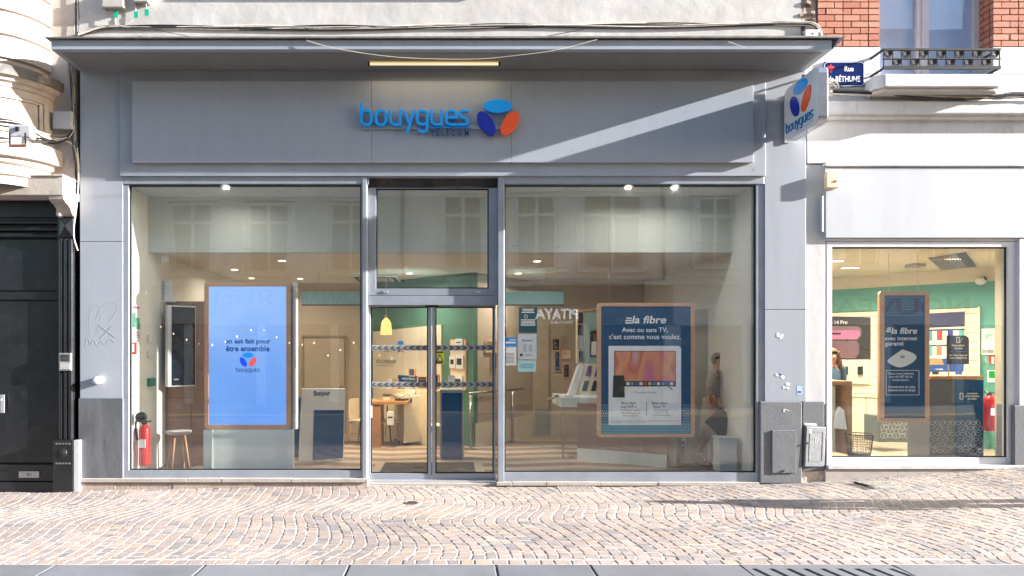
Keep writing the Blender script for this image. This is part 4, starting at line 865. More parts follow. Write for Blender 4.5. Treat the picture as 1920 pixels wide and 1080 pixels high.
def extinguisher(lab, X, Y, z0, h, r):
    t = thing('fire_extinguisher', lab, 'fire extinguisher', (X, Y, z0)); RD = mat('extinguisher_red', (.55, .02, .02), .3, .04)
    MB().lathe([(r*.95, z0), (r, z0+.02), (r, z0+h*.78), (r*.85, z0+h*.84), (r*.45, z0+h*.88), (r*.35, z0+h*.9)], X, Y, 20).build('cylinder', RD, t, smooth=True)
    MB().box(X-.025, X+.025, Y-.03, Y+.03, z0+h*.9, z0+h*.95).build('valve', BLK, t, bev=.006); MB().box(X-.02, X+.09, Y-.012, Y+.012, z0+h*.95, z0+h*.98).build('lever', BLK, t, bev=.004)
    MB().tube(smoothpts([(X-.02, Y, z0+h*.93), (X-.1, Y, z0+h*1.02), (X-.13, Y, z0+h*.85), (X-r-.02, Y, z0+h*.55)]), .012, 7).build('hose', BLK, t)
    MB().box(X-r*.55, X+r*.55, Y-r*1.02, Y-r*.8, z0+h*.4, z0+h*.58).build('label', PAPER, t); return t
ex = extinguisher('red fire extinguisher with black round gauge beside the left window frame', -4.14, .3, .2, .62, .075)
MB(Matrix.Translation((-4.15, .22, .86)) @ Matrix.Rotation(R(90), 4, 'X')).lathe([(.07, -.03), (.075, .0), (.07, .03)], 0, 0, 20).build('round_cover', mat('gauge_dark', (.02, .03, .03), .3), ex)
def small(nm, lab, cat, x0, y0, x1, y1, Y, m, dep=.06, bev=.01): t = thing(nm, lab, cat, (F(Y).px(x0, y1)[0], Y, F(Y).px(x0, y1)[1])); MB(F(Y)).q(x0, y0, x1, y1, 0, -dep).build('body', m, t, bev=bev); return t
small('smoke_sensor', 'white conical sensor hanging below the bulkhead', 'sensor', 300, 477, 314, 491, .9, PAPER, .1, .03); small('motion_sensor', 'white motion detector high on the left wall', 'sensor', 290, 494, 300, 513, 1.1, PAPER, .06, .02)
t = small('ventilation_grille', 'white louvred box with grey swirl above the walnut panel', 'wall box', 301, 525, 324, 566, 1.15, PAPER, .1, .008)
g_ = MB(F(1.148))
for k in range(9): g_.q(303, 528+k*4, 309, 530+k*4, 0.003, -.004)
g_.build('louvre', PRINTG, t)
# walnut cabinet with dark screen, bench, stool
t = thing('walnut_cabinet', 'tall walnut panelled cabinet at the left behind the stool', 'cabinet', (-4, 1.4, FZ))
fw = F(1.3)
for a, b in ((296, 311.5), (312, 358), (358.5, 386)):
    for y0, y1 in ((565, 744.6), (745.2, 890)): wp(fw, WALNUT, a, y0, b, y1, 0, -.3, 'board', t, .002)
fs = FW((F(1.1).px(318, 600)[0], 1.02), (F(1.25).px(366, 600)[0], 1.28))
t = thing('wall_screen', 'dark tilted wall screen with white side on the walnut cabinet', 'wall screen', (fs.o.x, 1.1, 1.3)); v1, v0 = fs.px(340, 573)[1], fs.px(340, 725)[1]; L_ = .42
MB(fs).box(0, L_, v0, v1, 0, -.12).build('casing', PAPER, t, bev=.012); MB(fs).box(.06, L_-.015, v0+.02, v1-.02, .004, 0).build('screen', SCREEN, t); 
MB(fs).prism(rr(.09, .16, v0+.1, v0+.12, .008), .004, .005).build('button', PRINTG, t)
t = thing('side_counter', 'small white counter top against the walnut cabinet', 'counter', (-3.3, 1.6, .9)); wp(F(1.5), PAPER, 355, 740, 392, 748, 0, -.4, 'top', t, .004); wp(F(1.52), WALNUT, 357, 748.5, 392, 868, 0, -.3, 'body', t)
sx_, sy_ = -3.93, .93
t = thing('stool', 'white shell stool on splayed oak legs by the walnut cabinet', 'stool', (sx_, sy_, FZ))
MB().lathe([(.02, .53), (.12, .535), (.17, .555), (.19, .585), (.185, .595), (.12, .575), (.0, .57)], sx_, sy_, 24, sy=.8).build('seat', PAPER, t, smooth=True)
for a in (40, 140, 220, 320): c_, s_ = math.cos(R(a)), math.sin(R(a)); MB().tube([(sx_+.09*c_, sy_+.08*s_, .55), (sx_+.17*c_, sy_+.15*s_, FZ)], [.017, .012], 8).build('leg', FRAMEW, t)
# digital totem
ft = F(.5)
t = thing('digital_totem', 'large wood framed screen showing pale blue advert on pale plinth', 'digital display', (-2.8, .5, FZ))
A, B = ft.px(383, 805), ft.px(545, 528.5); C, D = ft.px(391, 796.5), ft.px(536.5, 537)
MB(ft).ring(rr(A[0], B[0], A[1], B[1], .05, 5), rr(C[0], D[0], C[1], D[1], .006, 5), 0, -.08).build('wood_frame', FRAMEW, t, bev=.004)
MB(ft).box(C[0]-.01, D[0]+.01, C[1]-.01, D[1]+.01, -.012, -.04).build('screen', emit('blue_screen', (.13, .33, .88), .2, (.32, .53, .95), 'Z', C[1], D[1]), t)
MB(ft).q(549, 529, 553, 806, -.03, -.2).build('side_trim', PAPER, t); MB(ft).q(386, 529, 549, 806, -.085, -.2).build('rear_casing', PAPER, t)
PALEP = mat('pale_green_plinth', (.7, .77, .77), .4, .02)
A2, B2 = ft.px(384, 883), ft.px(551, 806); MB(ft).box(A2[0], B2[0], FZ, A[1]-.004, -.0, -.03).build('plinth', PALEP, t); MB(ft).box(A2[0], ft.px(399, 850)[0], FZ, A[1]-.004, .06, .002).build('plinth_side', PALEP, t, bev=.003); MB(ft).box(ft.px(540, 850)[0], B2[0], FZ, A[1]-.004, .06, .002).build('plinth_side', PALEP, t, bev=.003)
SCB = emit('screen_print_blue', (.0, .06, .28), .2)
ptext('on est fait pour', ft, 421, 635, 507, 647, -.0105, SCB, t, bold=.03); ptext('être ensemble', ft, 423, 648, 505, 659, -.0105, SCB, t, bold=.03)
f3 = lambda x, y: ft.px(464.5+(x-1592)*.068, 674.5+(y-292)*.068)
logo_ovals(ft, t, f3, -.012, .003, {'LBLUE': emit('screen_lb', (.0, .2, .62), .3), 'DBLUE': emit('screen_db', (.0, .05, .6), .3), 'ORANGE': emit('screen_or', (.62, .07, .07), .3)})
f4 = lambda x, y: ft.px(442+(x-85)*.0377, 697.5-(385-y)*.036-.0); logo_letters(ft, t, f4, -.0118, .0015, SCB, one=True, name='small_lettering')
# greeting stand
fs = FW((F(1.7).px(560, 800)[0], 1.62), (F(1.7).px(649, 800)[0], 1.78))
t = thing('greeting_stand', 'white greeting stand with navy lower panel beside the screen', 'display stand', (-1.9, 1.7, FZ), 0)
ua, va = fs.px(563, 729); ub, vb = fs.px(648, 866); MB(fs).prism([(ua+.02, va), (ub, va-.01), (ub-.035, FZ), (ua-.03, FZ)], 0, -.16).build('body', PAPER, t, bev=.006)
MB(fs).prism([fs.px(588.5, 769), fs.px(645, 769), fs.px(643, 859), fs.px(586, 863)], .0, .006).build('navy_panel', NAVYB, t); ptext('Bonjour', fs, 588.5, 732, 619, 745, .002, PRINTB, t, bold=.03)
small('side_desk', 'narrow navy desk end behind the greeting stand', 'desk', 550, 748, 562, 862, 2.0, NAVY, .4, .004)
# cream advice panel on the green wall
t = thing('advice_panel', 'cream panel on green wall with dark lettering and ovals logo', 'wall panel', (-.5, 4, 1))
a, b, c, d = fG.px(702, 840), fG.px(830, 840), fG.px(830, 608.5), fG.px(702, 622); MB(fG).prism([(a[0], .5), (b[0], .5), c, d], .0, .04).build('panel', CREAM, t, bev=.003)
text('NOS CONSEILLERS', fG, (*[fG.px(x, 680)[0] for x in (708.5, 746)], fG.px(727, 681)[1], fG.px(727, 674.5)[1]), .041, PRINTD, t, bold=.01); text('À VOTRE SERVICE', fG, (*[fG.px(x, 680)[0] for x in (708.5, 742)], fG.px(727, 687.5)[1], fG.px(727, 681.5)[1]), .041, PRINTG, t)
f5 = lambda x, y: (fG.px(708+(x-85)*.0315, 655)[0], fG.px(727, 655)[1]+(300-y)*.00033); logo_letters(fG, t, f5, .041, .003, PRINTD, one=True)
f6 = lambda x, y: (fG.px(754, 650)[0]+(x-1592)*.0006, fG.px(754, 650)[1]-(y-300)*.00055); logo_ovals(fG, t, f6, .041, .004)
t = thing('brochure_rack', 'oak brochure rack with white leaflets on the green wall', 'leaflet rack', (.3, 3.4, 1.2))
A, B = fG.px(845, 731), fG.px(875.5, 635.5); MB(fG).prism(rr(A[0], B[0], A[1], B[1], .03), .0, .02).build('back_board', FRAMEW, t); MB(fG).prism(rr(A[0]+.02, B[0]-.03, A[1]+.02, B[1]-.02, .01), .02, .023).build('lining', CREAM, t)
for x0, y0, x1, y1 in ((857, 635, 870, 650), (846, 668, 857, 690), (858, 666, 872, 691), (852, 704, 870, 724)):
    o = wp(fG, PAPER, x0, y0, x1, y1, .05, .024, 'leaflet', t); MB(fG).q(x0+2, y0+6, x1-3, y1-7, .051, .05).build('leaflet_print', PRINTD, t)
small('notice_card', 'small white notice card on the navy pedestal', 'notice', 840, 704, 853, 718, 1.9, PAPER, .01, .001)
# reception desk group
fd_ = F(3.1)
t = thing('oak_desk', 'oak topped desk with slab leg just inside the doors', 'desk', (-1, 3.1, FZ)); wp(fd_, OAK, 688, 752.5, 766, 758.5, 0, -.7, 'top', t, .004); wp(fd_, OAK, 695, 759, 713.5, 841, -.02, -.65, 'slab_leg', t, .004)
fc = FW((F(3.5).px(735, 800)[0], 4.0), (F(3.4).px(757, 800)[0], 3.35)); fc2 = FW((F(3.35).px(757.5, 800)[0], 3.35), (F(3.6).px(797, 800)[0], 3.62))
t = thing('service_counter', 'cream service counter unit on small feet behind the oak desk', 'counter', (-.6, 3.6, FZ))
p = [(fc.o.x, 4.0), (fc2.o.x, 3.35), (F(3.62).px(797, 800)[0], 3.62), (fc.o.x+.55, 4.25)]; zt = fc2.px(757.5, 743)[1]
MB().prism(p, FZ+.05, zt).build('body', mat('counter_cream', (.8, .76, .64), .4, .03, 2), t, bev=.006)
for k in range(3): MB().box(p[k][0]-.0 if k != 2 else p[k][0]-.06, p[k][0]+.03 if k != 2 else p[k][0]-.03, p[k][1]+.03, p[k][1]+.06, FZ, FZ+.05).build('foot', BLK, t)
wp(fc2, BLK, 759, 747, 766, 755, .004, 0, 'sticker', t); wp(fc2, BLK, 768.5, 747, 772, 755, .004, 0, 'sticker', t)
t = thing('rear_counter', 'long cream rear counter below the advice panel', 'counter', (.2, 4, FZ)); q0, q1 = fG.px(736, 740)[0], fG.px(846, 740)[0]; MB(fG).box(q0, q1, FZ, 1.02, .42, .03).build('body', CREAM, t, bev=.006)
MB(fG).box(fG.px(748, 740)[0], fG.px(783, 740)[0], 1.024, 1.2, .3, .1).build('white_block', PAPER, t, bev=.004)
fgf = Fr(*[(fG.M @ Vector((0, 0, .36)))[i] for i in (0, 1)], 0, fG.a)
t = thing('service_sign', 'navy sign board with white lettering standing on the rear counter', 'sign', (-.6, 3.8, 1.2)); wp(fgf, NAVY, 746, 704, 780, 717, .0, -.03, 'board', t, .004); ptext('Services Express', fgf, 754, 708, 778, 712.5, .002, ENWHITE, t, bold=.01)
def picture(nm, lab, fr, x0, y0, x1, y1, inner, lines=None, w=.03, cat='picture frame', fw_=FRAMEW, grp=None):
    u0, v0 = fr.px(x0, y1)[0], fr.px((x0+x1)/2, y1)[1]; u1, v1 = fr.px(x1, y0)[0], fr.px((x0+x1)/2, y0)[1]
    p = fr.M @ Vector(((u0+u1)/2, v0, 0)); t = thing(nm, lab, cat, p, group=grp); b_ = .022
    MB(fr).ring(rr(u0, u1, v0, v1, .03), rr(u0+b_, u1-b_, v0+b_, v1-b_, .012), 0, w).build('frame', fw_, t); MB(fr).prism(rr(u0+b_*.8, u1-b_*.8, v0+b_*.8, v1-b_*.8, .01), .002, w*.5).build('print', inner, t)
    if lines:
        m = MB(fr)
        for k in range(lines[0]): vv = v1-b_*2-(v1-v0-b_*4)*(k+.3)/lines[0]; m.box(u0+b_*2.2, u1-b_*(2.2+rnd.uniform(0, 2.5)), vv-.008, vv, w*.5, w*.5+.001)
        m.build('print_lines', lines[1], t)
    return t
FP = 'wood framed notices inside the shop'
picture('picture_frame', 'small navy framed card standing above the navy service sign', fgf, 768, 690, 780, 706, NAVY, (2, PRINTG)); picture('picture_frame', 'wood framed photo standing left of the door joint on counter', fgf, 784, 705, 803, 729, BLK, (3, PRINTG)); picture('picture_frame', 'wood framed dark card standing right of the door joint', fgf, 812, 701, 825, 729, BLK, (2, ENWHITE)); picture('picture_frame', 'wood framed card half hidden behind the navy service sign', fgf, 737, 710, 748, 730, CREAM, (3, PRINTD))
t = thing('phone_handset', 'black telephone handset and cable lying on the oak desk', 'telephone', (-.8, 3.3, .9)); 
A = fd_.px(716, 743); z_ = fd_.px(720, 752)[1]; MB().box(A[0], A[0]+.16, 3.2, 3.3, z_+.09, z_+.11).build('handset', BLK, t, bev=.01); MB().box(A[0]+.02, A[0]+.14, 3.22, 3.3, z_, z_+.088).build('cradle', CREAM, t, bev=.006); MB().tube(smoothpts([(A[0]+.15, 3.25, z_+.1), (A[0]+.3, 3.25, z_+.02), (A[0]+.4, 3.28, z_+.1), (A[0]+.5, 3.3, z_+.09)]), .008, 5).build('cord', BLK, t); MB().box(A[0]+.22, A[0]+.42, 3.2, 3.32, z_+.002, z_+.03).build('card_reader', BLK, t, bev=.008)
t = thing('paper_bag', 'small white paper bag with dark lettering hanging below the oak desk', 'bag', (-.9, 3.2, .7)); fb_ = F(3.05); wp(fb_, PAPER, 725, 772, 738, 797, 0, -.1, 'bag', t, .004); MB(fb_).q(727, 781, 736, 784, .002, 0).build('print', PRINTD, t); MB(fb_).tube([(*fb_.px(727, 772), -.02), (*fb_.px(726, 760), -.02), (*fb_.px(724, 800), -.0), (*fb_.px(722, 820), 0)], .008, 5).build('strap', BLK, t)
def chair(lab, X, Y, rz, legs=True):
    t = thing('chair', lab, 'chair', (X, Y, FZ), rz); M_ = WM[t.name]
    MB(M_).box(-.21, .21, -.2, .2, .42, .445).build('seat', CREAM, t, bev=.02)
    bk = MB(M_); bk.prism([(-.2, .5), (.2, .5), (.19, .85), (-.19, .85)], -.0, .02); o = MB(M_ @ Matrix(((1, 0, 0, 0), (0, 0, -1, .21), (0, 1, 0, 0), (0, 0, 0, 1)))); o.prism(rr(-.2, .2, .45, .83, .05), 0, .02); o.build('backrest', CREAM, t, bev=.006)
    for a, b in ((-1, -1), (1, -1), (1, 1), (-1, 1)): MB(M_).tube([(a*.16, b*.15, .42), (a*.22, b*.22, 0)], [.018, .012], 7).build('leg', FRAMEW, t)
chair('chair with oak legs at the left end of oak desk', F(3.6).px(680, 800)[0], 3.7, R(70)); chair('chair with oak legs under the oak desk', F(3.5).px(722, 800)[0], 3.55, R(120)); chair('pale shell chair half hidden behind the navy pedestal', F(2.9).px(826, 800)[0], 2.9, R(-90))
# navy pedestal, mat
fp_ = F(1.75)
t = thing('navy_pedestal', 'tall navy pedestal with silver edge just inside the right door', 'pedestal', (.1, 1.8, FZ)); wp(fp_, STEEL, 824.5, 733, 869.5, 863, 0, -.4, 'body', t, .003); MB(fp_).q(828, 736.5, 866.5, 861, .004, 0).build('navy_face', NAVYB, t); MB(fp_).box(*[fp_.px(x, 731)[0] for x in (826, 868)], fp_.px(846, 732.5)[1], fp_.px(846, 730)[1], -.02, -.38).build('top', PALEP, t, bev=.004); MB(fp_).q(841, 745, 860, 780, .006, .004).build('inset_plate', NAVY, t)
t = thing('door_mat', 'dark ribbed entrance mat in a pale stone border', 'door mat', (-.3, .8, FZ))
xs = [(p_-CX)*9.55/FPX for p_ in (693, 910)]; MB().box(xs[0], xs[1], .32, 1.62, FZ, FZ+.005).build('border', PLB, t); MB().box(xs[0]+.13, xs[1]-.13, .42, 1.5, FZ+.005, FZ+.011).build('mat', mat('mat_fibre', (.07, .055, .045), .95, .5, 40, bump=.6, bscale=60), t)
g_ = MB()
for k in range(26): yy = .44+k*.0405; g_.box(xs[0]+.14, xs[1]-.14, yy, yy+.02, FZ+.011, FZ+.016)
g_.build('rib', mat('mat_rib', (.1, .085, .07), .95, .4, 50, bump=.5), t)
# handrail along the ramp wall
t = thing('handrail', 'steel handrail on posts along the beige ramp wall', 'handrail', (1, 3.8, FZ)); fRw = Fr(*[(fR.M @ Vector((0, 0, .1)))[i] for i in (0, 1)], 0, fR.a)
a, b = fRw.px(868, 745.5), fRw.px(981, 723); hz = (a[1]+b[1])/2; MB(fRw).tube([(-.25, hz, 0), (b[0], hz, 0)], .022, 10).build('rail', STEEL, t)
for px_ in (879, 958): u = fRw.px(px_, 780)[0]; MB(fRw).tube([(u, FZ, .04), (u, hz-.03, .04)], .022, 10).build('post', STEEL, t); MB(fRw).box(u-.06, u+.06, FZ, FZ+.012, -.02, .1).build('base_plate', STEEL, t)
for px_ in (906, 947): u = fRw.px(px_, 740)[0]; MB(fRw).tube([(u, hz-.02, 0), (u, hz-.1, -.03), (u, hz-.1, -.09)], .012, 6).build('wall_bracket', STEEL, t)
MB(fR).box(.05, 2.0, FZ, .45, .02, 0).build('skirting', CREAM, t)
picture('picture_frame', 'wide wood framed card on the ramp wall above the rail', fR, 907, 640, 930, 662, CREAM, (2, PRINTD), grp=None); picture('picture_frame', 'narrow wood framed dark notice below the wide card on ramp wall', fR, 918, 661, 930, 693, NAVY, (5, ENWHITE)); picture('picture_frame', 'dark framed card at the left edge of right display window', fR, 943, 617, 949, 636, BLK)
for x0, y0, x1, y1, c, lab, n_ in ((1034, 634, 1050, 658, BLK, 'upper left of the cluster of framed notices', 4), (1051, 628, 1063, 653, PRINTG, 'upper right of the cluster of framed notices', 2), (1038.5, 658, 1050.5, 697, NAVY, 'tall narrow one in the cluster of framed notices', 6), (1051, 655, 1072, 674, CREAM, 'cream landscape one in the cluster of framed notices', 1), (1055, 682, 1068, 709, BLK, 'lowest one in the cluster of framed notices', 4)):
    picture('picture_frame', 'wood framed notice, '+lab, fQ, x0, y0, x1, y1, c, (n_, PRINTD if c is CREAM else PAPER))
# phone display table on the right
ftb = F(1.9)
t = thing('display_table', 'grey topped display table on steel legs in front of walnut counter', 'display table', (2, 1.9, FZ)); wp(ftb, PALEP, 1052, 745, 1150, 763.5, 0, -.9, 'top', t, .004)
u = ftb.px(1056, 800)[0]; MB(ftb).box(u-.015, u+.015, FZ, ftb.px(1056, 764)[1], 0, -.03).build('leg', STEEL, t); MB(ftb).box(u-.05, u+.06, FZ, FZ+.012, .03, -.08).build('foot_plate', STEEL, t)
MB(ftb).tube([(*ftb.px(1031, 752), -.3), (*ftb.px(1053, 744), -.3)], .024, 8).build('rail_end', STEEL, t)
fst = Fr(*[(ftb.M @ Vector((0, 0, -.25)))[i] for i in (0, 1)], 0, R(8))
t = thing('phone_stand', 'sloping cream phone stand with a tall back panel on the display table', 'phone display', (2.3, 2.2, .9))
def quadm(fr, pts, w0, w1): return MB(fr).prism([fr.px(*p) for p in pts], w0, w1)
quadm(fst, [(1080, 741), (1126, 741), (1126, 682), (1096, 682)], 0, -.1).build('sloping_board', CREAM, t, bev=.004); quadm(fst, [(1066, 741), (1079.5, 741), (1096, 683), (1086, 683)], .01, -.1).build('side_card', PAPER, t)
quadm(fst, [(1083, 682), (1097, 682), (1097, 585), (1083, 587)], -.02, -.1).build('side_panel', CREAM, t); quadm(fst, [(1097.5, 682), (1126, 682), (1126, 581), (1097.5, 584)], -.03, -.1).build('back_panel', mat('aqua_poster', (.28, .42, .4), .5), t); quadm(fst, [(1083, 585), (1126, 580), (1126, 576), (1083, 582)], .0, -.1).build('wood_top', FRAMEW, t)
for x0, y0, x1, y1 in ((1084, 586, 1093, 606), (1084, 609, 1093, 629), (1084, 632, 1093, 654), (1086, 658, 1094, 679)): quadm(fst, [(x0, y1), (x1, y1), (x1, y0), (x0, y0)], 0, -.02).build('phone', BLK if y0 != 632 else PRINTG, t)
for x, y, m_ in ((1103, 696, 'p'), (1120, 697, 'b'), (1097, 724, 'k'), (1114, 724, 'k')): quadm(fst, [(x-6, y+9), (x+2.5, y+9), (x+6.5, y-10), (x-1, y-10)], .012, .001).build('phone', {'p': mat('violet_phone', (.15, .06, .25), .2), 'b': mat('blue_phone', (.1, .12, .3), .2), 'k': mat('night_phone', (.01, .02, .05), .2)}[m_], t); 
quadm(fst, [(1107, 668), (1120, 668), (1120, 618), (1108, 621)], -.02, -.032).build('portrait_poster', BLK, t); quadm(fst, [(1109, 666), (1119, 666), (1119, 640), (1110, 641)], -.018, -.0205).build('portrait_shirt', PAPER, t); quadm(fst, [(1113, 640), (1118, 640), (1118.5, 627), (1113, 627)], -.017, -.0204).build('portrait_face', mat('poster_skin', (.2, .1, .06), .6), t)
fct = FW((F(1.75).px(1083, 800)[0], 1.78), (F(1.1).px(1254, 800)[0], 1.08))
t = thing('walnut_counter', 'long walnut fronted counter with pale plinth under the hung poster', 'counter', (2.5, 1.4, FZ)); L_ = fct.px(1253, 800)[0]
for k in range(4): MB(fct).box(L_*k/4+.002, L_*(k+1)/4-.002, .22, .93, 0, -.35).build('board', WALNUT, t, bev=.002)
MB(fct).box(0, L_-.02, FZ, .217, .01, -.3).build('plinth', PALEP, t); MB(fct).box(L_+.002, L_+.12, FZ, .93, -.004, -.35).build('end_board', mat('counter_end', (.3, .24, .18), .6), t)
# the big hung poster
fpo = F(.55)
t = thing('hung_poster', 'large wood framed navy poster with television hung in the right window', 'poster board', (2.8, .55, .5))
A, B = fpo.px(1120, 820), fpo.px(1303, 568); C, D = fpo.px(1127, 813.5), fpo.px(1295, 574.5)
MB(fpo).ring(rr(A[0], B[0], A[1], B[1], .05, 5), rr(C[0], D[0], C[1], D[1], .01, 5), .01, -.04).build('wood_frame', FRAMEW, t, bev=.003); MB(fpo).box(C[0]-.01, D[0]+.01, C[1]-.01, D[1]+.01, 0, -.03).build('print', NAVY, t)
TILEP = mat('teal_print', (.03, .2, .3), .5); pm = MB(fpo)
def tri(cx_, cy_, r_): return [(cx_+r_*math.sin(R(120*k+60*0)), cy_+r_*math.cos(R(120*k))) for k in range(3)]
MB(fpo).q(1127.5, 793, 1294.5, 813, .002, 0).build('pattern_strip', TILEP, t)
for yy in range(4):
    for xx in range(38):
        cx_, cy_ = 1130+xx*4.35+(2.2 if yy % 2 else 0), 796+yy*5
        if cx_ < 1293: pm.prism([fpo.px(cx_+1.7*math.sin(k*1.047), cy_+1.7*math.cos(k*1.047)) for k in range(6)], .0025, .003)
for side in (1127.5, 1280):
    for yy in range(7):
        for xx in range(3):
            cx_, cy_ = side+2+xx*4.35+(2.2 if yy % 2 else 0), 760+yy*5; pm.prism([fpo.px(cx_+1.4*math.sin(k*1.047), cy_+1.4*math.cos(k*1.047)) for k in range(6)], .001, .0016)
stuff(pm.build('hexagon_print', mat('hex_print', (.1, .36, .5), .5), t))
A, B = fpo.px(1141, 797), fpo.px(1277, 648.5); MB(fpo).prism(rr(A[0], B[0], A[1], B[1], (.002, .002, .05, .002)), .004, 0.0015).build('white_sheet', mat('poster_white', (.8, .82, .86), .5), t)
# television picture: colour fields of the print
tv = bpy.data.materials.new('tv_print'); tv.use_nodes = True; nt = tv.node_tree; pr = nt.nodes['Principled BSDF']; g = nt.nodes.new('ShaderNodeNewGeometry'); mp = nt.nodes.new('ShaderNodeMapping'); mp.inputs['Rotation'].default_value = (0, R(-35), 0); mp.inputs['Scale'].default_value = (1.6, 1, .8)
nz = nt.nodes.new('ShaderNodeTexNoise'); nz.inputs['Scale'].default_value = 1.6; nz.inputs['Detail'].default_value = 2; cr = nt.nodes.new('ShaderNodeValToRGB'); cr.color_ramp.elements[0].position = .25; cr.color_ramp.elements[0].color = (.3, .12, .45, 1); cr.color_ramp.elements[1].position = .75; cr.color_ramp.elements[1].color = (.12, .4, .45, 1)
for p_, c_ in ((.38, (.6, .15, .2, 1)), (.48, (.7, .3, .15, 1)), (.55, (.55, .12, .08, 1)), (.64, (.6, .35, .35, 1))): e_ = cr.color_ramp.elements.new(p_); e_.color = c_
for a_, b_ in ((g.outputs['Position'], mp.inputs[0]), (mp.outputs[0], nz.inputs['Vector']), (nz.outputs['Fac'], cr.inputs[0]), (cr.outputs[0], pr.inputs['Base Color'])): nt.links.new(a_, b_)
MB(fpo).q(1151.5, 658, 1267, 724.5, .007, .004).build('television_print', BLK, t); MB(fpo).q(1152.5, 659, 1266, 714.5, .008, .0072).build('picture_print', tv, t)
ic_ = [(.7, .7, .7), (.05, .3, .6), (.02, .1, .3), (.7, .7, .7), (.5, .05, .05), (.6, .5, .1), (.1, .2, .6), (.75, .75, .75), (.7, .3, .05), (.05, .3, .6), (.7, .7, .7)]
for k, c_ in enumerate(ic_): MB(fpo).q(1174+k*8.2, 716.5, 1180+k*8.2, 722, .0085, .0072).build('icon_print', mat('icon_%d' % (k % 7), ic_[k % 7], .5), t)
quadm(fpo, [(1148.5, 745), (1171, 745), (1170, 704), (1150, 704)], .012, .0075).build('router_print', BLK, t); quadm(fpo, [(1252, 725), (1255, 725), (1262, 731), (1259, 731)], .006, .0045).build('stand_print', BLK, t)
PW = mat('poster_lettering', (.85, .86, .9), .5)
ptext('la fibre', fpo, 1184.5, 592, 1249, 606.5, .002, PW, t, shear=.2, bold=.02); ptext('Avec ou sans TV,', fpo, 1166, 614, 1252, 624, .002, PW, t, bold=.012); ptext("c'est comme vous voulez.", fpo, 1142, 626, 1276.5, 636, .002, PW, t, bold=.012)
for k in range(3): quadm(fpo, [(1170+k*2.0+(2 if k == 0 else 0), 599.8-(k-1)*4.4+2.6), (1184, 599.8-(k-1)*4.4+2.6), (1185, 599.8-(k-1)*4.4), (1171+k*2.0+(2 if k == 0 else 0), 599.8-(k-1)*4.4)], .002, .001).build('speed_stripe', PW, t)
PT = mat('poster_ink', (.03, .04, .08), .5)
ptext('Bbox ultym\navec WiFi 6', fpo, 1164, 753, 1193, 765, .005, PT, t, bold=.01); ptext('Profitez du meilleur\ndes WiFi partout\ndans la maison.', fpo, 1163.5, 767, 1203, 781, .005, PT, t); ptext('Bbox ultym\nSmart TV', fpo, 1222, 753, 1251, 765, .005, PT, t, bold=.01); ptext("Profitez d'une\nSmart TV 4K\nà prix d'exception.", fpo, 1222, 767, 1258, 781, .005, PT, t); ptext('TV vendu par Samsung', fpo, 1189, 734, 1230, 738.5, .005, PT, t)
MB(fpo).q(1211.5, 753, 1212.5, 780, .005, .0042).build('divider_print', PT, t); MB(fpo).q(1145, 789, 1273, 789.6, .005, .0042).build('rule_print', PT, t); ptext('Voir conditions en boutique et sur le site', fpo, 1145, 791, 1210, 794, .005, PT, t)
for x in (1142, 1299): u, v = fpo.px(x, 568); MB(fpo).tube([(u, v-.02, -.02), (u, 3.95, -.02)], .003, 5).build('hanging_wire', STEEL, t)
# notices stuck to the inside of the glass
fgl = F(.075)
def notice(nm, lab, x0, y0, x1, y1, m, parts, cat='notice', Y=.075):
    fr = F(Y); p = fr.px((x0+x1)/2, y1); t = thing(nm, lab, cat, (p[0], Y, p[1])); MB(fr).q(x0, y0, x1, y1, 0, -.003).build('sheet', m, t)
    for (a, b, c, d, mm, n_) in parts:
        k = MB(fr); hh = (d-b)/n_
        for i in range(n_):
            sh = rnd.uniform(0, .12)*(c-a) if n_ > 1 else 0; k.q(a+sh, b+i*hh, c-sh, b+i*hh+max(.9, hh*.5) if n_ > 1 else d, .0012, 0)
        k.build('print_lines' if n_ > 1 else 'print', mm, t)
    return t
t = notice('window_notice', 'dark teal notice with white text stuck high inside the right window', 973, 576.5, 1007, 624, mat('teal_notice', (.005, .06, .09), .4), [(977, 579, 1003, 588, ENWHITE, 3), (976, 599, 1004, 612, ENWHITE, 5)]); MB(fgl).ring(*[[fgl.px(986+a*3.5+dx*7, 593.5+b*3.5) for a, b in [(math.cos(k*.6283), math.sin(k*.6283)) for k in range(10)]][::-1] for dx in (0,)], [fgl.px(986+2.6*math.cos(k*.6283), 593.5+2.6*math.sin(k*.6283)) for k in range(10)][::-1], 0, .001).build('icon', ENWHITE, t)
t = notice('window_notice', 'pale grey opening hours sheet below the teal notice', 971.5, 626, 1006, 674, mat('pale_sheet', (.5, .55, .62), .5), [(980, 646, 988, 660, PRINTG, 7), (992, 646, 998, 660, PRINTG, 7), (985, 664, 999, 668, PRINTG, 2), (975, 663, 980, 668, PRINTD, 1)]); ptext('Bienvenue', fgl, 979, 636, 998, 640, .0012, PRINTD, t, bold=.01)
notice('window_notice', 'pale aqua card below the opening hours sheet', 971, 676, 1005, 697, mat('aqua_card', (.38, .6, .66), .5), [(974, 682, 1002, 692, mat('aqua_ink', (.1, .35, .45), .5), 3)])
t = notice('window_notice', 'bright blue card at the left edge of right window', 944.5, 633, 969, 649, mat('bright_blue_card', (.0, .24, .7), .4), [(946, 640.5, 967, 644, ENWHITE, 1), (955, 636.5, 967, 638, ENWHITE, 1)])
notice('window_notice', 'white sheet with red mark below the bright blue card', 944.5, 651, 968, 685, PAPER, [(946, 653, 949, 657, REDFLEUR, 1), (947, 662, 966, 682, PRINTG, 8)])
fdn = F(.165); YEL = mat('warning_yellow', (.75, .68, .02), .4)
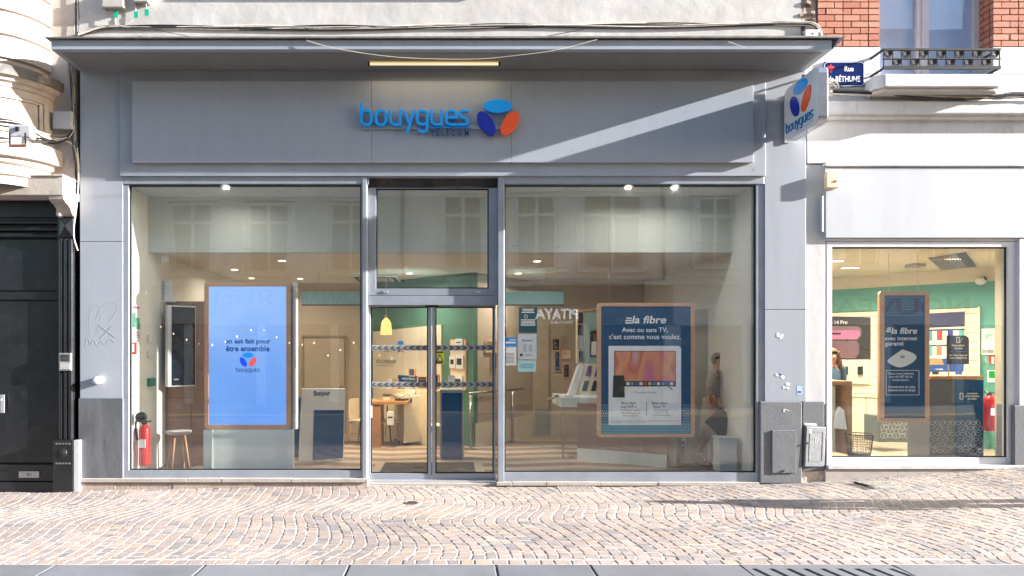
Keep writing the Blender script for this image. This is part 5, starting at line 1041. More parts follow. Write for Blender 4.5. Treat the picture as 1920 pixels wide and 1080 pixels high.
t = notice('warning_sticker', 'yellow warning sticker with black triangle on the right door', 816, 657.5, 833, 683, YEL, [(818, 679, 831, 681.5, PRINTD, 1), (818, 659, 831, 662, PRINTD, 1)], 'sticker', .165)
MB(fdn).ring([fdn.px(817.5, 678), fdn.px(831.5, 678), fdn.px(824.5, 663.5)], [fdn.px(819.8, 676.8), fdn.px(829.2, 676.8), fdn.px(824.5, 666.5)], .0, .0015).build('triangle', PRINTD, t); quadm(fdn, [(822, 675), (828, 675), (827, 671), (823, 670)], 0, .0016).build('hand_print', PAPER, t)
small('window_sticker', 'tiny white sticker beside the left door edge', 'sticker', 691, 761, 698, 783, .15, PAPER, .002, .0005)
# right corner: white post, wall socket
t = thing('white_post', 'short white pedestal post in the right corner of the window', 'pedestal', (3.8, .5, FZ)); wp(F(.4), mat('post_grey', (.46, .5, .5), .5), 1349.5, 823, 1382, 886, 0, -.25, 'post', t, .006); MB(F(.4)).box(*[F(.4).px(x, 822)[0] for x in (1348, 1383.5)], F(.4).px(1360, 823)[1]+.001, F(.4).px(1360, 821)[1], .008, -.26).build('cap', mat('post_grey', (.46, .5, .5), .5), t)
t = small('floor_socket', 'white square wall socket beside the hung poster', 'wall socket', 1275, 824, 1287, 837, 1.6, PAPER, .03, .004); MB(F(1.598)).q(1279, 828, 1283, 833, .002, -.004).build('socket_hole', PRINTG, t)
small('wall_panel', 'warm grey return panel behind the poster beside right wall', 'wall panel', 1268, 580, 1330, 868, 1.65, mat('return_wall', (.5, .46, .4), .8, .03), .1, .002)

# ================================================================== inside the right hand shop
TEAL = mat('teal_wall', (.1, .33, .29), .7, .04, 2); CREAM2 = mat('cream_slatwall', (.72, .68, .57), .5, .02); FZ2 = .1
A0, A1 = (7.44, 4.2), (9.14, 2.4); dd_ = ((A1[0]-A0[0])/2.476, (A1[1]-A0[1])/2.476); P0 = (A0[0]-dd_[0]*2.2, A0[1]-dd_[1]*2.2); P1 = (A1[0]+dd_[0]*1.8, A1[1]+dd_[1]*1.8)
fT = FW(P0, P1); struct(MB(fT).box(0, 6.5, FZ2, 2.93, 0, -.12).build('teal_back_wall', TEAL)); struct(MB(fT).box(0, 6.5, 2.93, 3.17, .01, -.12).build('cream_bulkhead_wall', mat('cream_ceiling', (.62, .56, .44), .9, .02)))
struct(MB().box(5.0, 5.1, .14, 6.0, FZ2, 3.3).build('party_wall', COOLW)); struct(MB().box(5.1, 10.6, .14, 6.0, 3.17, 3.3).build('side_ceiling', mat('cream_ceiling', (.62, .56, .44), .9, .02))); fl2 = struct(MB().box(5.1, 10.6, .14, 6.0, -.1, FZ2).build('side_floor', mat('side_floor_board', (.4, .33, .26), .55, .08, 3)))
struct(MB().box(7.72, 10.6, .14, .62, FZ2, 3.17).build('beige_pillar', mat('pillar_beige', (.62, .54, .42), .7, .03)))
struct(MB().box(5.1, 5.3, 5.9, 6, FZ2, 3.17).build('end_wall', COOLW))
for k in range(6): MB().prism([(5.4+k*.7, .5), (5.9+k*.7, .5), (5.55+k*.7+.9, 2.8), (5.15+k*.7+.9, 2.8)], FZ2+.0005, FZ2+.004).build('floor_plank', PLB, fl2)
for x, y, e_ in ((1565, 566-78, 0), (1832, 500, 14), (1590, 497, 14), (1700, 520, 14)):
    pass
def light2(x, y, lab, w_, e_):
    z = 3.17; d = (z-CAM[2])*FPX/(CY-y); X = (x-CX)*d/FPX; Y = d-9; t = thing('strip_light', lab, 'ceiling light', (X, Y, z), group='lit strip lights in the right shop')
    MB().box(X-w_, X+w_, Y-.05, Y+.05, z-.015, z-.001).build('trim', PLASTIC, t); MB().box(X-w_+.01, X+w_-.01, Y-.04, Y+.04, z-.018, z-.0155).build('diffuser', GLOW, t); lamp('bulb', t, (0, 0, -.04), e_, (1, .88, .62), .2)
light2(1566, 488, 'strip light at the left edge of right shop ceiling', .12, 18); light2(1594, 501, 'second strip light from the left on right shop ceiling', .14, 18); light2(1788, 484, 'strip light across the ceiling grille on the right', .12, 18); light2(1756, 509, 'small lit lamp behind the ceiling grille', .06, 10)
t = thing('ceiling_grille', 'slatted white ceiling grille in the right shop', 'ceiling vent', (8, 1.6, 3.15)); 
xa, xb = 7.05, 7.95
gx = [( (1740-CX), 483), (1812-CX, 478)]
ga, gb, gc_, gd = [Vector(ceilpt(*q, 3.16)) for q in ((1741, 483), (1813, 472), (1833, 498), (1766, 505))]
for k in range(16):
    k0, k1 = k/16, (k+.5)/16; pa, pb, pc_, pd = ga.lerp(gb, k0), ga.lerp(gb, k1), gd.lerp(gc_, k1), gd.lerp(gc_, k0)
    MB().prism([tuple(pa), tuple(pb), tuple(pc_), tuple(pd)], 3.14, 3.158).build('slat', PRINTG if k < 12 else BLK, t)
MB().prism([tuple(ga), tuple(gb), tuple(gc_), tuple(gd)], 3.16, 3.169).build('backing', PLASTIC, t)
t = small('ceiling_bracket', 'grey ceiling plate with dark bent bracket', 'bracket', 1712, 494, 1737, 500, 2.0, PRINTG, .2, .003)
dc = fT.px(1841, 527); p = fT.M @ Vector((dc[0], dc[1], .1)); t = thing('dome_camera', 'white dome security camera on the teal wall', 'security camera', p)
Mz = Matrix.Translation(p); MB(Mz).lathe([(.0, -.075), (.05, -.06), (.08, -.02), (.085, .02), (.07, .05), (0, .06)], 0, 0, 18).build('dome', PLASTIC, t, smooth=True); MB(Mz @ Matrix.Rotation(R(65), 4, 'X') @ Matrix.Rotation(R(20), 4, 'Y')).lathe([(.04, .06), (.035, .085), (0, .09)], 0, 0, 12).build('lens', BLK, t)
# slat wall with poster at the left
t = thing('slat_wall', 'cream slat wall with wide horizontal grooves behind the posters', 'slat wall', fT.M @ Vector((fT.px(1700, 700)[0], FZ2, 0)))
ua, ub, uc = fT.px(1552, 640)[0]-.6, fT.px(1834, 640)[0], 0; za = fT.px(1834, 577)[1]
k = 0; z = .95
while z < za-.05:
    MB(fT).box(ua, ub, z+.004, min(z+.16, za)-.004, .05, .01).build('slat', CREAM2, t); z += .16
MB(fT).box(ua, ub+.015, .93, za+.01, .012, .0).build('backing', BMORT, t); MB(fT).box(ub, ub+.03, .93, za+.015, .06, 0).build('edge_trim', CREAM2, t)
t = thing('base_cabinet', 'row of white base cabinets below the slat wall', 'cabinet', fT.M @ Vector((fT.px(1700, 800)[0], FZ2, .2))); 
us = [ua, fT.px(1634, 800)[0], fT.px(1724, 800)[0], ub]
for a, b in zip(us, us[1:]): MB(fT).box(a+.004, b-.004, FZ2+.1, .9, .32, .0).build('cupboard_door', CREAM2, t, bev=.003)
MB(fT).box(ua, ub, .905, .945, .34, 0).build('worktop', CREAM2, t); MB(fT).box(ua, ub, FZ2, FZ2+.095, .28, 0).build('plinth', CREAM2, t)
fT1 = Fr(*[(fT.M @ Vector((0, 0, .07)))[i] for i in (0, 1)], 0, fT.a)
t = thing('phone_poster', 'dark poster with violet smartphone at the left of slat wall', 'poster', fT1.M @ Vector((fT1.px(1590, 650)[0], 1.5, 0)))
quadm(fT1, [(1500, 674), (1632, 673), (1632, 595), (1500, 592)], 0, -.02).build('print', mat('poster_black', (.02, .017, .025), .3), t); ptext('iPhone 14 Pro', fT1, 1536, 601, 1589, 608, .001, PW, t, bold=.01)
quadm(fT1, [(1500, 637), (1608, 637), (1615, 629), (1615, 618), (1610, 612), (1500, 610)], .001, .003).build('phone_print', mat('phone_rim', (.2, .12, .17), .3), t); quadm(fT1, [(1500, 636), (1606, 635), (1612, 628), (1612, 622), (1606, 619), (1500, 621)], .004, .002).build('phone_print', mat('phone_pink', (.55, .16, .35), .3), t); quadm(fT1, [(1500, 672), (1604, 672), (1611, 662), (1611, 645), (1606, 639), (1500, 639)], .001, .004).build('phone_print', mat('phone_violet', (.17, .09, .13), .3), t); quadm(fT1, [(1540, 627), (1576, 627.5), (1578, 624), (1540, 623.5)], .005, .003).build('phone_print', BLK, t)
t = thing('display_ledge', 'sloping cream ledge with two black phone holders', 'display ledge', fT1.M @ Vector((fT1.px(1590, 700)[0], 1, .1)))
quadm(fT1, [(1500, 719), (1631, 719), (1632, 674.5), (1500, 674.5)], .06, -.03).build('ledge', CREAM2, t, bev=.004)
for x in (1588, 1616): quadm(fT1, [(x-4.5, 702), (x+4.5, 702), (x+4.5, 687), (x-4.5, 687)], .12, .062).build('phone_holder', BLK, t)
t = thing('promotion_panel', 'white promotion panel with navy header and coloured phones', 'wall panel', fT1.M @ Vector((fT1.px(1780, 650)[0], 1.3, 0)))
quadm(fT1, [(1736, 720), (1810, 720), (1810, 580), (1736, 583)], .0, -.02).build('panel', mat('cream_print', (.75, .7, .6), .4), t); quadm(fT1, [(1736, 615), (1809, 612), (1809, 584), (1736, 588)], .004, 0.0005).build('header_print', mat('violet_navy', (.02, .02, .09), .4), t)
for y in (617, 646): quadm(fT1, [(1736, y+4), (1809, y+2), (1809, y-1), (1736, y+1)], .004, .0005).build('price_strip', NAVY, t)
for x, y, c in ((1743, 630, 'b'), (1762, 629, 'r'), (1782, 629, 'n'), (1803, 628, 'g'), (1743, 658, 'g'), (1761, 657, 'o')): quadm(fT1, [(x-5, y+9), (x+5, y+9), (x+5, y-9), (x-5, y-9)], .006, .0005).build('phone_print', {'b': mat('ph_b', (.1, .25, .45), .3), 'r': mat('ph_r', (.6, .05, .08), .3), 'n': mat('ph_n', (.04, .05, .25), .3), 'g': mat('ph_g', (.1, .35, .4), .3), 'o': mat('ph_o', (.65, .18, .12), .3)}[c], t)
quadm(fT1, [(1736, 697), (1807, 697), (1807, 672), (1736, 672)], .004, .0005).build('lower_print', mat('royal_blue', (.02, .07, .3), .4), t); quadm(fT1, [(1738, 684), (1770, 684), (1766, 673), (1742, 673)], .006, .0045).build('city_print', mat('gold_print', (.4, .25, .12), .5), t); ptext('VIVRE', fT1, 1754, 691, 1768, 694, .005, PW, t)
# hung poster
fh2 = F(.7)
t = thing('hung_poster', 'tall wood framed navy poster with white pocket router hung in right shop', 'poster board', (6, .7, .9))
A, B = fh2.px(1648, 791), fh2.px(1742, 546); C, D = fh2.px(1657.5, 784), fh2.px(1734, 553.5); MB(fh2).ring(rr(A[0], B[0], A[1], B[1], .05, 5), rr(C[0], D[0], C[1], D[1], .008, 5), .012, -.04).build('wood_frame', FRAMEW, t, bev=.003); MB(fh2).box(C[0]-.01, D[0]+.01, C[1]-.01, D[1]+.01, 0, -.03).build('print', NAVY, t)
MB(fh2).q(1658, 554, 1733.5, 592, .002, .0003).build('pattern_strip', mat('cyan_print', (.005, .16, .32), .4), t); pm = MB(fh2)
for yy in range(7):
    for xx in range(14):
        cx_, cy_ = 1661+xx*5.4+(2.7 if yy % 2 else 0), 557+yy*5.2
        if cx_ < 1732: pm.prism([fh2.px(cx_+1.9*math.sin(k*1.047), cy_+1.9*math.cos(k*1.047)) for k in range(6)], .0025, .003)
pm.build('hexagon_print', mat('hex_navy', (.005, .03, .1), .4), t)
ptext('la fibre', fh2, 1671, 614, 1719.5, 626, .002, PW, t, shear=.2, bold=.02); ptext('avec internet', fh2, 1659, 631, 1719.5, 638, .002, PW, t, bold=.015); ptext('garanti', fh2, 1659, 640.5, 1693.5, 650.5, .002, PW, t, bold=.015)
for k in range(3): quadm(fh2, [(1660+k*1.6, 622.5-k*3.2), (1670, 622.5-k*3.2), (1671, 620.5-k*3.2), (1661+k*1.6, 620.5-k*3.2)], .002, .001).build('speed_stripe', PW, t)
MB(fh2).prism(chaikin([fh2.px(*q) for q in ((1692, 655), (1718, 664), (1718, 676), (1688, 692), (1664, 680), (1664, 674), (1692, 655))], 2)[:-1], .001, .004).build('router_print', PAPER, t); MB(fh2).prism([fh2.px(1692+4.5*math.cos(k*.52), 669+2.8*math.sin(k*.52)) for k in range(12)], .004, .005).build('router_logo', PRINTG, t)
MB(fh2).ring(rr(*[fh2.px(x, 700)[0] for x in (1661, 1723.5)], fh2.px(1690, 741)[1], fh2.px(1690, 694)[1], .01), rr(*[fh2.px(x, 700)[0] for x in (1661.8, 1722.7)], fh2.px(1690, 740.2)[1], fh2.px(1690, 694.8)[1], .008), .0, .002).build('text_box', PW, t)
ptext('Nous vous prêtons\nune clé 4G dès la\nsouscription.', fh2, 1665, 698, 1713, 715.5, .002, PW, t); ptext('Internet tout de suite,\nInternet tout le temps.', fh2, 1665, 723, 1717, 735, .002, PW, t, bold=.012)
for x in (1668, 1722): u, v = fh2.px(x, 546); MB(fh2).tube([(u, v-.02, -.02), (u, 3.17, -.02)], .003, 5).build('hanging_wire', STEEL, t)
# counters, table, basket, signs
def ovalprint(fr, x0, y0, x1, y1, parent, w, m, st=19, name='oval_print'):
    o = MB(fr); yy = y0+3; r_ = 0
    while yy < y1-3:
        xx = x0+5+(st*.25 if r_ % 2 else 0); c_ = 0
        while xx < x1-3:
            an = [0, 1.0, 2.1][(c_+r_) % 3]; a_ = ell(0, 0, 5.7, 3.3, an, 14); b_ = ell(0, 0, 5.0, 2.6, an, 14)
            pa = [fr.px(min(x1, xx+p[0]), yy+p[1]) for p in a_][::-1]; pb = [fr.px(min(x1, xx+p[0]), yy+p[1]) for p in b_][::-1]; o.ring(pa, pb, w, w+.001); xx += st*.5; c_ += 1
        yy += st*.55; r_ += 1
    return o.build(name, m, parent)
GO = mat('pale_oval_print', (.6, .62, .62), .5)
fk = F(.95)
t = thing('navy_counter', 'navy counter with oak top and white oval pattern', 'counter', (6.9, 1.1, FZ2)); wp(fk, OAK, 1744, 705, 1844, 711.5, 0.01, -.5, 'top', t, .004); wp(fk, NAVYB, 1791, 712.5, 1844, 866, 0, -.48, 'front', t); 
wp(fk, mat('grey_navy', (.1, .115, .14), .45), 1743, 712.5, 1790.6, 866, 0, -.48, 'side', t); ovalprint(fk, 1743, 790, 1790, 858, t, .0006, GO); ovalprint(fk, 1791, 790, 1844, 858, t, .0006, GO)
ptext('solutions\nsmartphone\ndurable', fk, 1809, 735.5, 1836, 749.5, .001, PW, t, bold=.01); MB(fk).ring(rr(*[fk.px(x, 740)[0] for x in (1799.5, 1806)], fk.px(1800, 749)[1], fk.px(1800, 737)[1], .006, 3), rr(*[fk.px(x, 740)[0] for x in (1800.6, 1805)], fk.px(1800, 748)[1], fk.px(1800, 738)[1], .004, 3), .0, .001).build('phone_icon', PW, t)
t = thing('repair_sign', 'navy desk sign with rounded corner standing on the navy counter', 'sign', (6.6, 1.0, 1.3)); fk1 = F(1.0); A, B = fk1.px(1776, 683), fk1.px(1817, 629); MB(fk1).prism(rr(A[0], B[0], A[1], B[1], (.003, .003, .07, .003)), 0, -.015).build('board', mat('violet_navy2', (.01, .025, .1), .35), t); ptext('Réparation\nexpress', fk1, 1785, 645.5, 1808.5, 656, .001, PW, t, bold=.01); ptext('Ici, faites réparer\nvotre téléphone.', fk1, 1780, 664, 1814, 674, .001, PW, t, bold=.01); MB(fk1).q(1782, 659, 1812, 659.6, .001, 0).build('rule_print', LBLUE, t)
u, v = fk1.px(1779, 683); MB(fk1).box(u-.01, u+.01, fk1.px(1779, 705)[1], v, -.002, -.012).build('stem', STEEL, t); MB(fk1).ring(rr(*[fk1.px(x, 640)[0] for x in (1793, 1799)], fk1.px(1795, 643)[1], fk1.px(1795, 632)[1], .005, 2), rr(*[fk1.px(x, 640)[0] for x in (1794, 1798)], fk1.px(1795, 642)[1], fk1.px(1795, 633)[1], .003, 2), 0, .001).build('phone_icon', PW, t); MB(fk1).prism([fk1.px(*q) for q in ribbon([(1796, 640), (1799, 643), (1805, 634)], .7, 2)], 0, .0015).build('tick_icon', mat('tick_teal', (.1, .5, .45), .5), t)
t = thing('patterned_stand', 'small grey stand with white oval pattern under the hung poster', 'display stand', (6.8, 2.4, FZ2)); wp(F(2.2), mat('slate_stand', (.13, .16, .17), .5), 1648, 780, 1704, 829, 0, -.4, 'body', t); ovalprint(F(2.2), 1649, 781, 1703, 828, t, .0006, GO, 15)
fo_ = F(.9)
t = thing('oak_table', 'oak framed table at the left edge of the right shop', 'table', (5.5, 1, FZ2)); wp(fo_, OAK, 1530, 714.5, 1598, 722, 0, -.9, 'top', t, .003); wp(fo_, OAK, 1589, 722.5, 1598, 853, 0, -.9, 'side', t, .003); wp(fo_, mat('shelf_grey', (.3, .36, .36), .5), 1530, 728, 1562, 852, -.1, -.8, 'shelf_unit', t)
for y in (775, 785): wp(fo_, NAVY, 1552, y, 1561, y+8, -.09, -.1, 'folder', t)
MB(fo_).q(1565, 724, 1575, 850, -.12, -.3).build('panel', CREAM2, t)
t = thing('white_cloth', 'white bag hanging inside the oak table', 'bag', (5.55, .95, .9)); quadm(F(.86), [(1566, 803), (1589, 806), (1583, 770), (1575, 762), (1569, 775)], 0, -.06).build('bag', PAPER, t, bev=.008)
bx_, by_ = (1613-CX)*9.75/FPX, .78
t = thing('waste_basket', 'black wire waste basket on the right shop floor', 'waste basket', (bx_, by_, FZ2)); zt = F(by_).px(1613, 813)[1]
MB().lathe([(.13, FZ2), (.145, FZ2+(zt-FZ2)*.4)], bx_, by_, 20).build('base', BLK, t, smooth=True); MB().lathe([(.18, zt-.012), (.185, zt), (.178, zt), (.172, zt-.012)], bx_, by_, 24, cap=False).build('rim', BLK, t)
w_ = MB()
for k in range(20): c_, s_ = math.cos(k*.314), math.sin(k*.314); w_.tube([(bx_+.145*c_, by_+.145*s_, FZ2+(zt-FZ2)*.38), (bx_+.178*c_, by_+.178*s_, zt-.005)], .004, 4)
for k in range(4): r_ = .148+.03*k/4; z_ = FZ2+(zt-FZ2)*(.42+.145*k); w_.tube([(bx_+r_*math.cos(a*.314), by_+r_*math.sin(a*.314), z_) for a in range(21)], .003, 4)
w_.build('wire_mesh', BLK, t)
ex2p = (1856-CX)*10.3/FPX
e2 = extinguisher('red fire extinguisher on the teal wall at far right', ex2p, 1.3, .55, .6, .09)
def tsign(nm, lab, x0, y0, x1, y1, m, parts):
    fr = fT1; t = thing(nm, lab, 'safety sign', fr.M @ Vector((fr.px(x0, y1)[0], fr.px(x0, y1)[1], -.05))); wp(fr, m, x0, y0, x1, y1, -.05, -.065, 'sheet', t)
    for a, b, c, d, mm in parts: wp(fr, mm, a, b, c, d, -.048, -.05, 'print', t)
tsign('evacuation_plan', 'white evacuation plan sheet on the teal wall', 1839, 616, 1864, 665, PAPER, [(1845, 628, 1853, 636, mat('mint_print', (.3, .6, .5), .5)), (1850, 625, 1860, 631, mat('mint_print', (.3, .6, .5), .5)), (1841, 655, 1862, 662, PRINTG)])
tsign('extinguisher_sign', 'red and white safety sign above the green sign on teal wall', 1853, 667, 1864, 683, mat('safety_red', (.5, .03, .02), .4), [(1858, 669, 1863, 682, PAPER)])
tsign('exit_sign', 'green and white safety sign below the red one on teal wall', 1850.5, 694, 1864, 717, PAPER, [(1853, 696, 1864, 709, mat('safety_green2', (.0, .3, .05), .4))])
small('opening_sticker', 'small navy sticker on the beige pillar', 'sticker', 1869, 627, 1888, 634, .6, NAVY, .004, .0005)

# ================================================================== across the street (seen in the glass)
OPC = mat('opposite_cream', (.72, .7, .66), .85, .06, 1.5, bump=.2, patch=(.6, .2)); OPD = mat('opposite_grey', (.6, .6, .58), .85, .06, 1.5, patch=(.5, .2)); OPS = mat('opposite_shopfront', (.06, .055, .05), .4, .2, 2); OPW = mat('opposite_frame', (.65, .65, .66), .6); OPG = mat('opposite_pane', (.05, .06, .075), .08, .1, 2); OPN = mat('opposite_white', (.6, .6, .6), .8, .05)
def opp(nm, lab, x0, x1, wallm, h, floors, wins, sign, bandm):
    t = thing(nm, lab, 'building', ((x0+x1)/2, -13.6, 0)); Y = -13.4
    fo = Fr(0, Y, 0, R(180))    # faces us from behind: u runs towards -X
    bx = lambda n_, m_, a, b, z0, z1, y0=-13.4, y1=-13.9: MB().box(a, b, y0, y1, z0, z1).build(n_, m_, t)
    bx('upper_wall', wallm, x0, x1, 3.6, h, -13.4, -15); bx('shopfront', OPS, x0, x1, 0, 2.6, -13.55, -15); bx('sign_board', sign[0], x0, x1, 2.602, 3.85, -13.3, -13.54)
    bx('string_course', bandm, x0, x1, 3.852, 4.0, -13.2, -13.39); bx('cornice', bandm, x0, x1, h-.4, h, -13.0, -13.39)
    n_ = int((x1-x0)/2.2)
    for k in range(n_+1): a = x0+(x1-x0-.25)*k/n_; bx('shop_pier', wallm, a, a+.25, 0, 2.6, -13.4, -13.549)
    for z0, z1 in floors:
        bx('floor_band', bandm, x0, x1, z0-.35, z0-.2, -13.3, -13.399)
        for a, b in wins:
            w = bx('window', OPW, a, b, z0, z1, -13.33, -13.42); m_ = (a+b)/2; zz = z0+(z1-z0)*.72
            for c, d in ((a+.12, m_-.06), (m_+.06, b-.12)):
                MB().box(c, d, -13.32, -13.329, z0+.1, zz-.05).build('pane', OPG, w); MB().box(c, d, -13.32, -13.329, zz+.05, z1-.1).build('pane', OPG, w)
            bx('lintel', bandm, a-.2, b+.2, z1+.04, z1+.26, -13.24, -13.399); bx('sill_ledge', bandm, a-.15, b+.15, z0-.12, z0-.01, -13.2, -13.399)
            for c in (a-.17, b+.02): bx('surround', OPW, c, c+.15, z0, z1, -13.3, -13.399)
            for k in range(4): bx('console', bandm, a+(b-a)*k/3.3, a+(b-a)*k/3.3+.1, z1+.26, z1+.42, -13.25, -13.399)
            rl2 = MB()
            for k in range(int((b-a)/.11)): rl2.box(a+k*.11, a+k*.11+.018, -13.16, -13.14, z0, z0+.75)
            rl2.box(a-.1, b+.1, -13.165, -13.135, z0+.75, z0+.79); rl2.build('balconette', BLK, t)
    for k in range(int((x1-x0)/.3)): bx('dentil', bandm, x0+k*.3+.05, x0+k*.3+.18, 4.002, 4.08, -13.3, -13.399) if wallm is OPC else None
    MB().tube([(x1-.3, -13.33, 3.8), (x1-.3, -13.33, h-.4)], .06, 8).build('downpipe', OPG, t)
    MB().prism([(x0+(x1-x0)*.02, h), (x1-(x1-x0)*.02, h), (x1-.5, h+2), (x0+.5, h+2)], 0, 1).build('roof', OPG, t) if False else bx('roof', OPG, x0, x1, h+.001, h+1.8, -13.9, -15)
    for s, a, b, z0, z1, m_, bo in sign[1]:
        text(s, fo, (-b, -a, z0, z1), .105, m_, t, bold=bo)
    return t
dark = mat('sign_dark_letters', (.12, .12, .12), .5); wl = emit('lit_white_letters', (.9, .95, 1), .5); ol = mat('sign_orange_letters', (.7, .35, .08), .5); rl_ = mat('sign_red_letters', (.55, .16, .1), .5)
opp('opposite_building', 'grey rendered building across the street with pale lettered sign board', -16, -1.2, OPD, 10.5, [(4.3, 6.6), (7.6, 9.4)], [(-14.5, -13.1), (-11.8, -10.4), (-9.1, -7.7), (-6.6, -5.2), (-3.9, -2.5)], (mat('canard_board', (.42, .38, .33), .6), [('CANARD  STREET', -7.75, -2.85, 3.24, 3.76, dark, .02)]), OPD)
opp('opposite_building', 'cream stuccoed building across the street with white framed windows', -1.2, 7.4, OPC, 12, [(4.4, 6.9), (8.3, 10.4)], [(-.2, 1.2), (2.2, 3.6), (4.4, 6.4)], (mat('pitaya_board', (.2, .17, .14), .6), [('PITAYA', 2.88, 4.27, 2.76, 3.1, wl, .03), ('SAVEURS', 3.4, 4.1, 2.62, 2.7, wl, 0), ('THAÏ', 2.95, 3.3, 2.62, 2.72, ol, 0)]), OPC)
opp('opposite_building', 'white painted building across the street with red lettered sign', 7.4, 24, OPN, 11, [(4.5, 6.8), (8.0, 10)], [(8.2, 9.4), (10.5, 11.7), (13, 14.2), (15.4, 16.6), (18, 19.2)], (OPN, [('NOUVEAUTÉ', 10.8, 17.2, 2.95, 3.6, rl_, .03)]), OPN)

t = thing('string_lights', 'garland of small warm bulbs inside the shop across the street', 'string lights', (-5, -13.2, 2))
qg = random.Random(11); BUL = emit('garland_bulb', (1, .7, .4), 3.2)
gp = [(-9.4+k*.42, -13.22, 2.5-.55*abs(math.sin(k*.42))-(.5 if k > 12 else 0)) for k in range(19)]
MB().tube(gp, .006, 4).build('wire', BLK, t)
for p in gp[::1]: MB().lathe([(0, p[2]-.035), (.022, p[2]-.015), (.018, p[2]+.02), (0, p[2]+.03)], p[0], p[1]+.02, 8).build('bulb', BUL, t)
# stock and small things on the counters
t = thing('leaflet_stack', 'stack of pale leaflets on the grey display table', 'leaflets', (1.9, 1.95, .95)); u, v = ftb.px(1063, 745)
for k in range(4): MB(Matrix.Translation((u+.05, 2.05, v+.003+k*.006)) @ Matrix.Rotation(rnd.uniform(-.2, .2), 4, 'Z')).box(-.06, .06, -.08, .08, 0, .005).build('leaflet', PAPER, t)
t = thing('glass_jar', 'small clear tumbler on the service counter beside the white block', 'tumbler', (-.35, 3.6, 1)); c_ = fc2.px(781, 742); p = fc2.M @ Vector((c_[0], c_[1], -.1)); MB().lathe([(.03, p.z), (.038, p.z+.09), (.034, p.z+.09), (.028, p.z+.006)], p.x, p.y, 14).build('tumbler', mat('frosted_plastic', (.6, .6, .58), .2), t, smooth=True)
for k, (x, y, lab) in enumerate(((1740, 700, 'navy box below the promotion panel, leftmost'), (1757, 700, 'black box below the promotion panel, in the middle'), (1800, 700, 'royal blue box below the promotion panel, rightmost'))):
    t = thing('phone_box', lab, 'box', fT1.M @ Vector((fT1.px(x, y+6)[0], fT1.px(x, y+6)[1], .1))); quadm(fT1, [(x-5, y+7), (x+5, y+7), (x+5, y-4), (x-5, y-4)], .16, .05).build('box', (NAVY, BLK, mat('royal_blue', (.02, .07, .3), .4))[k], t)
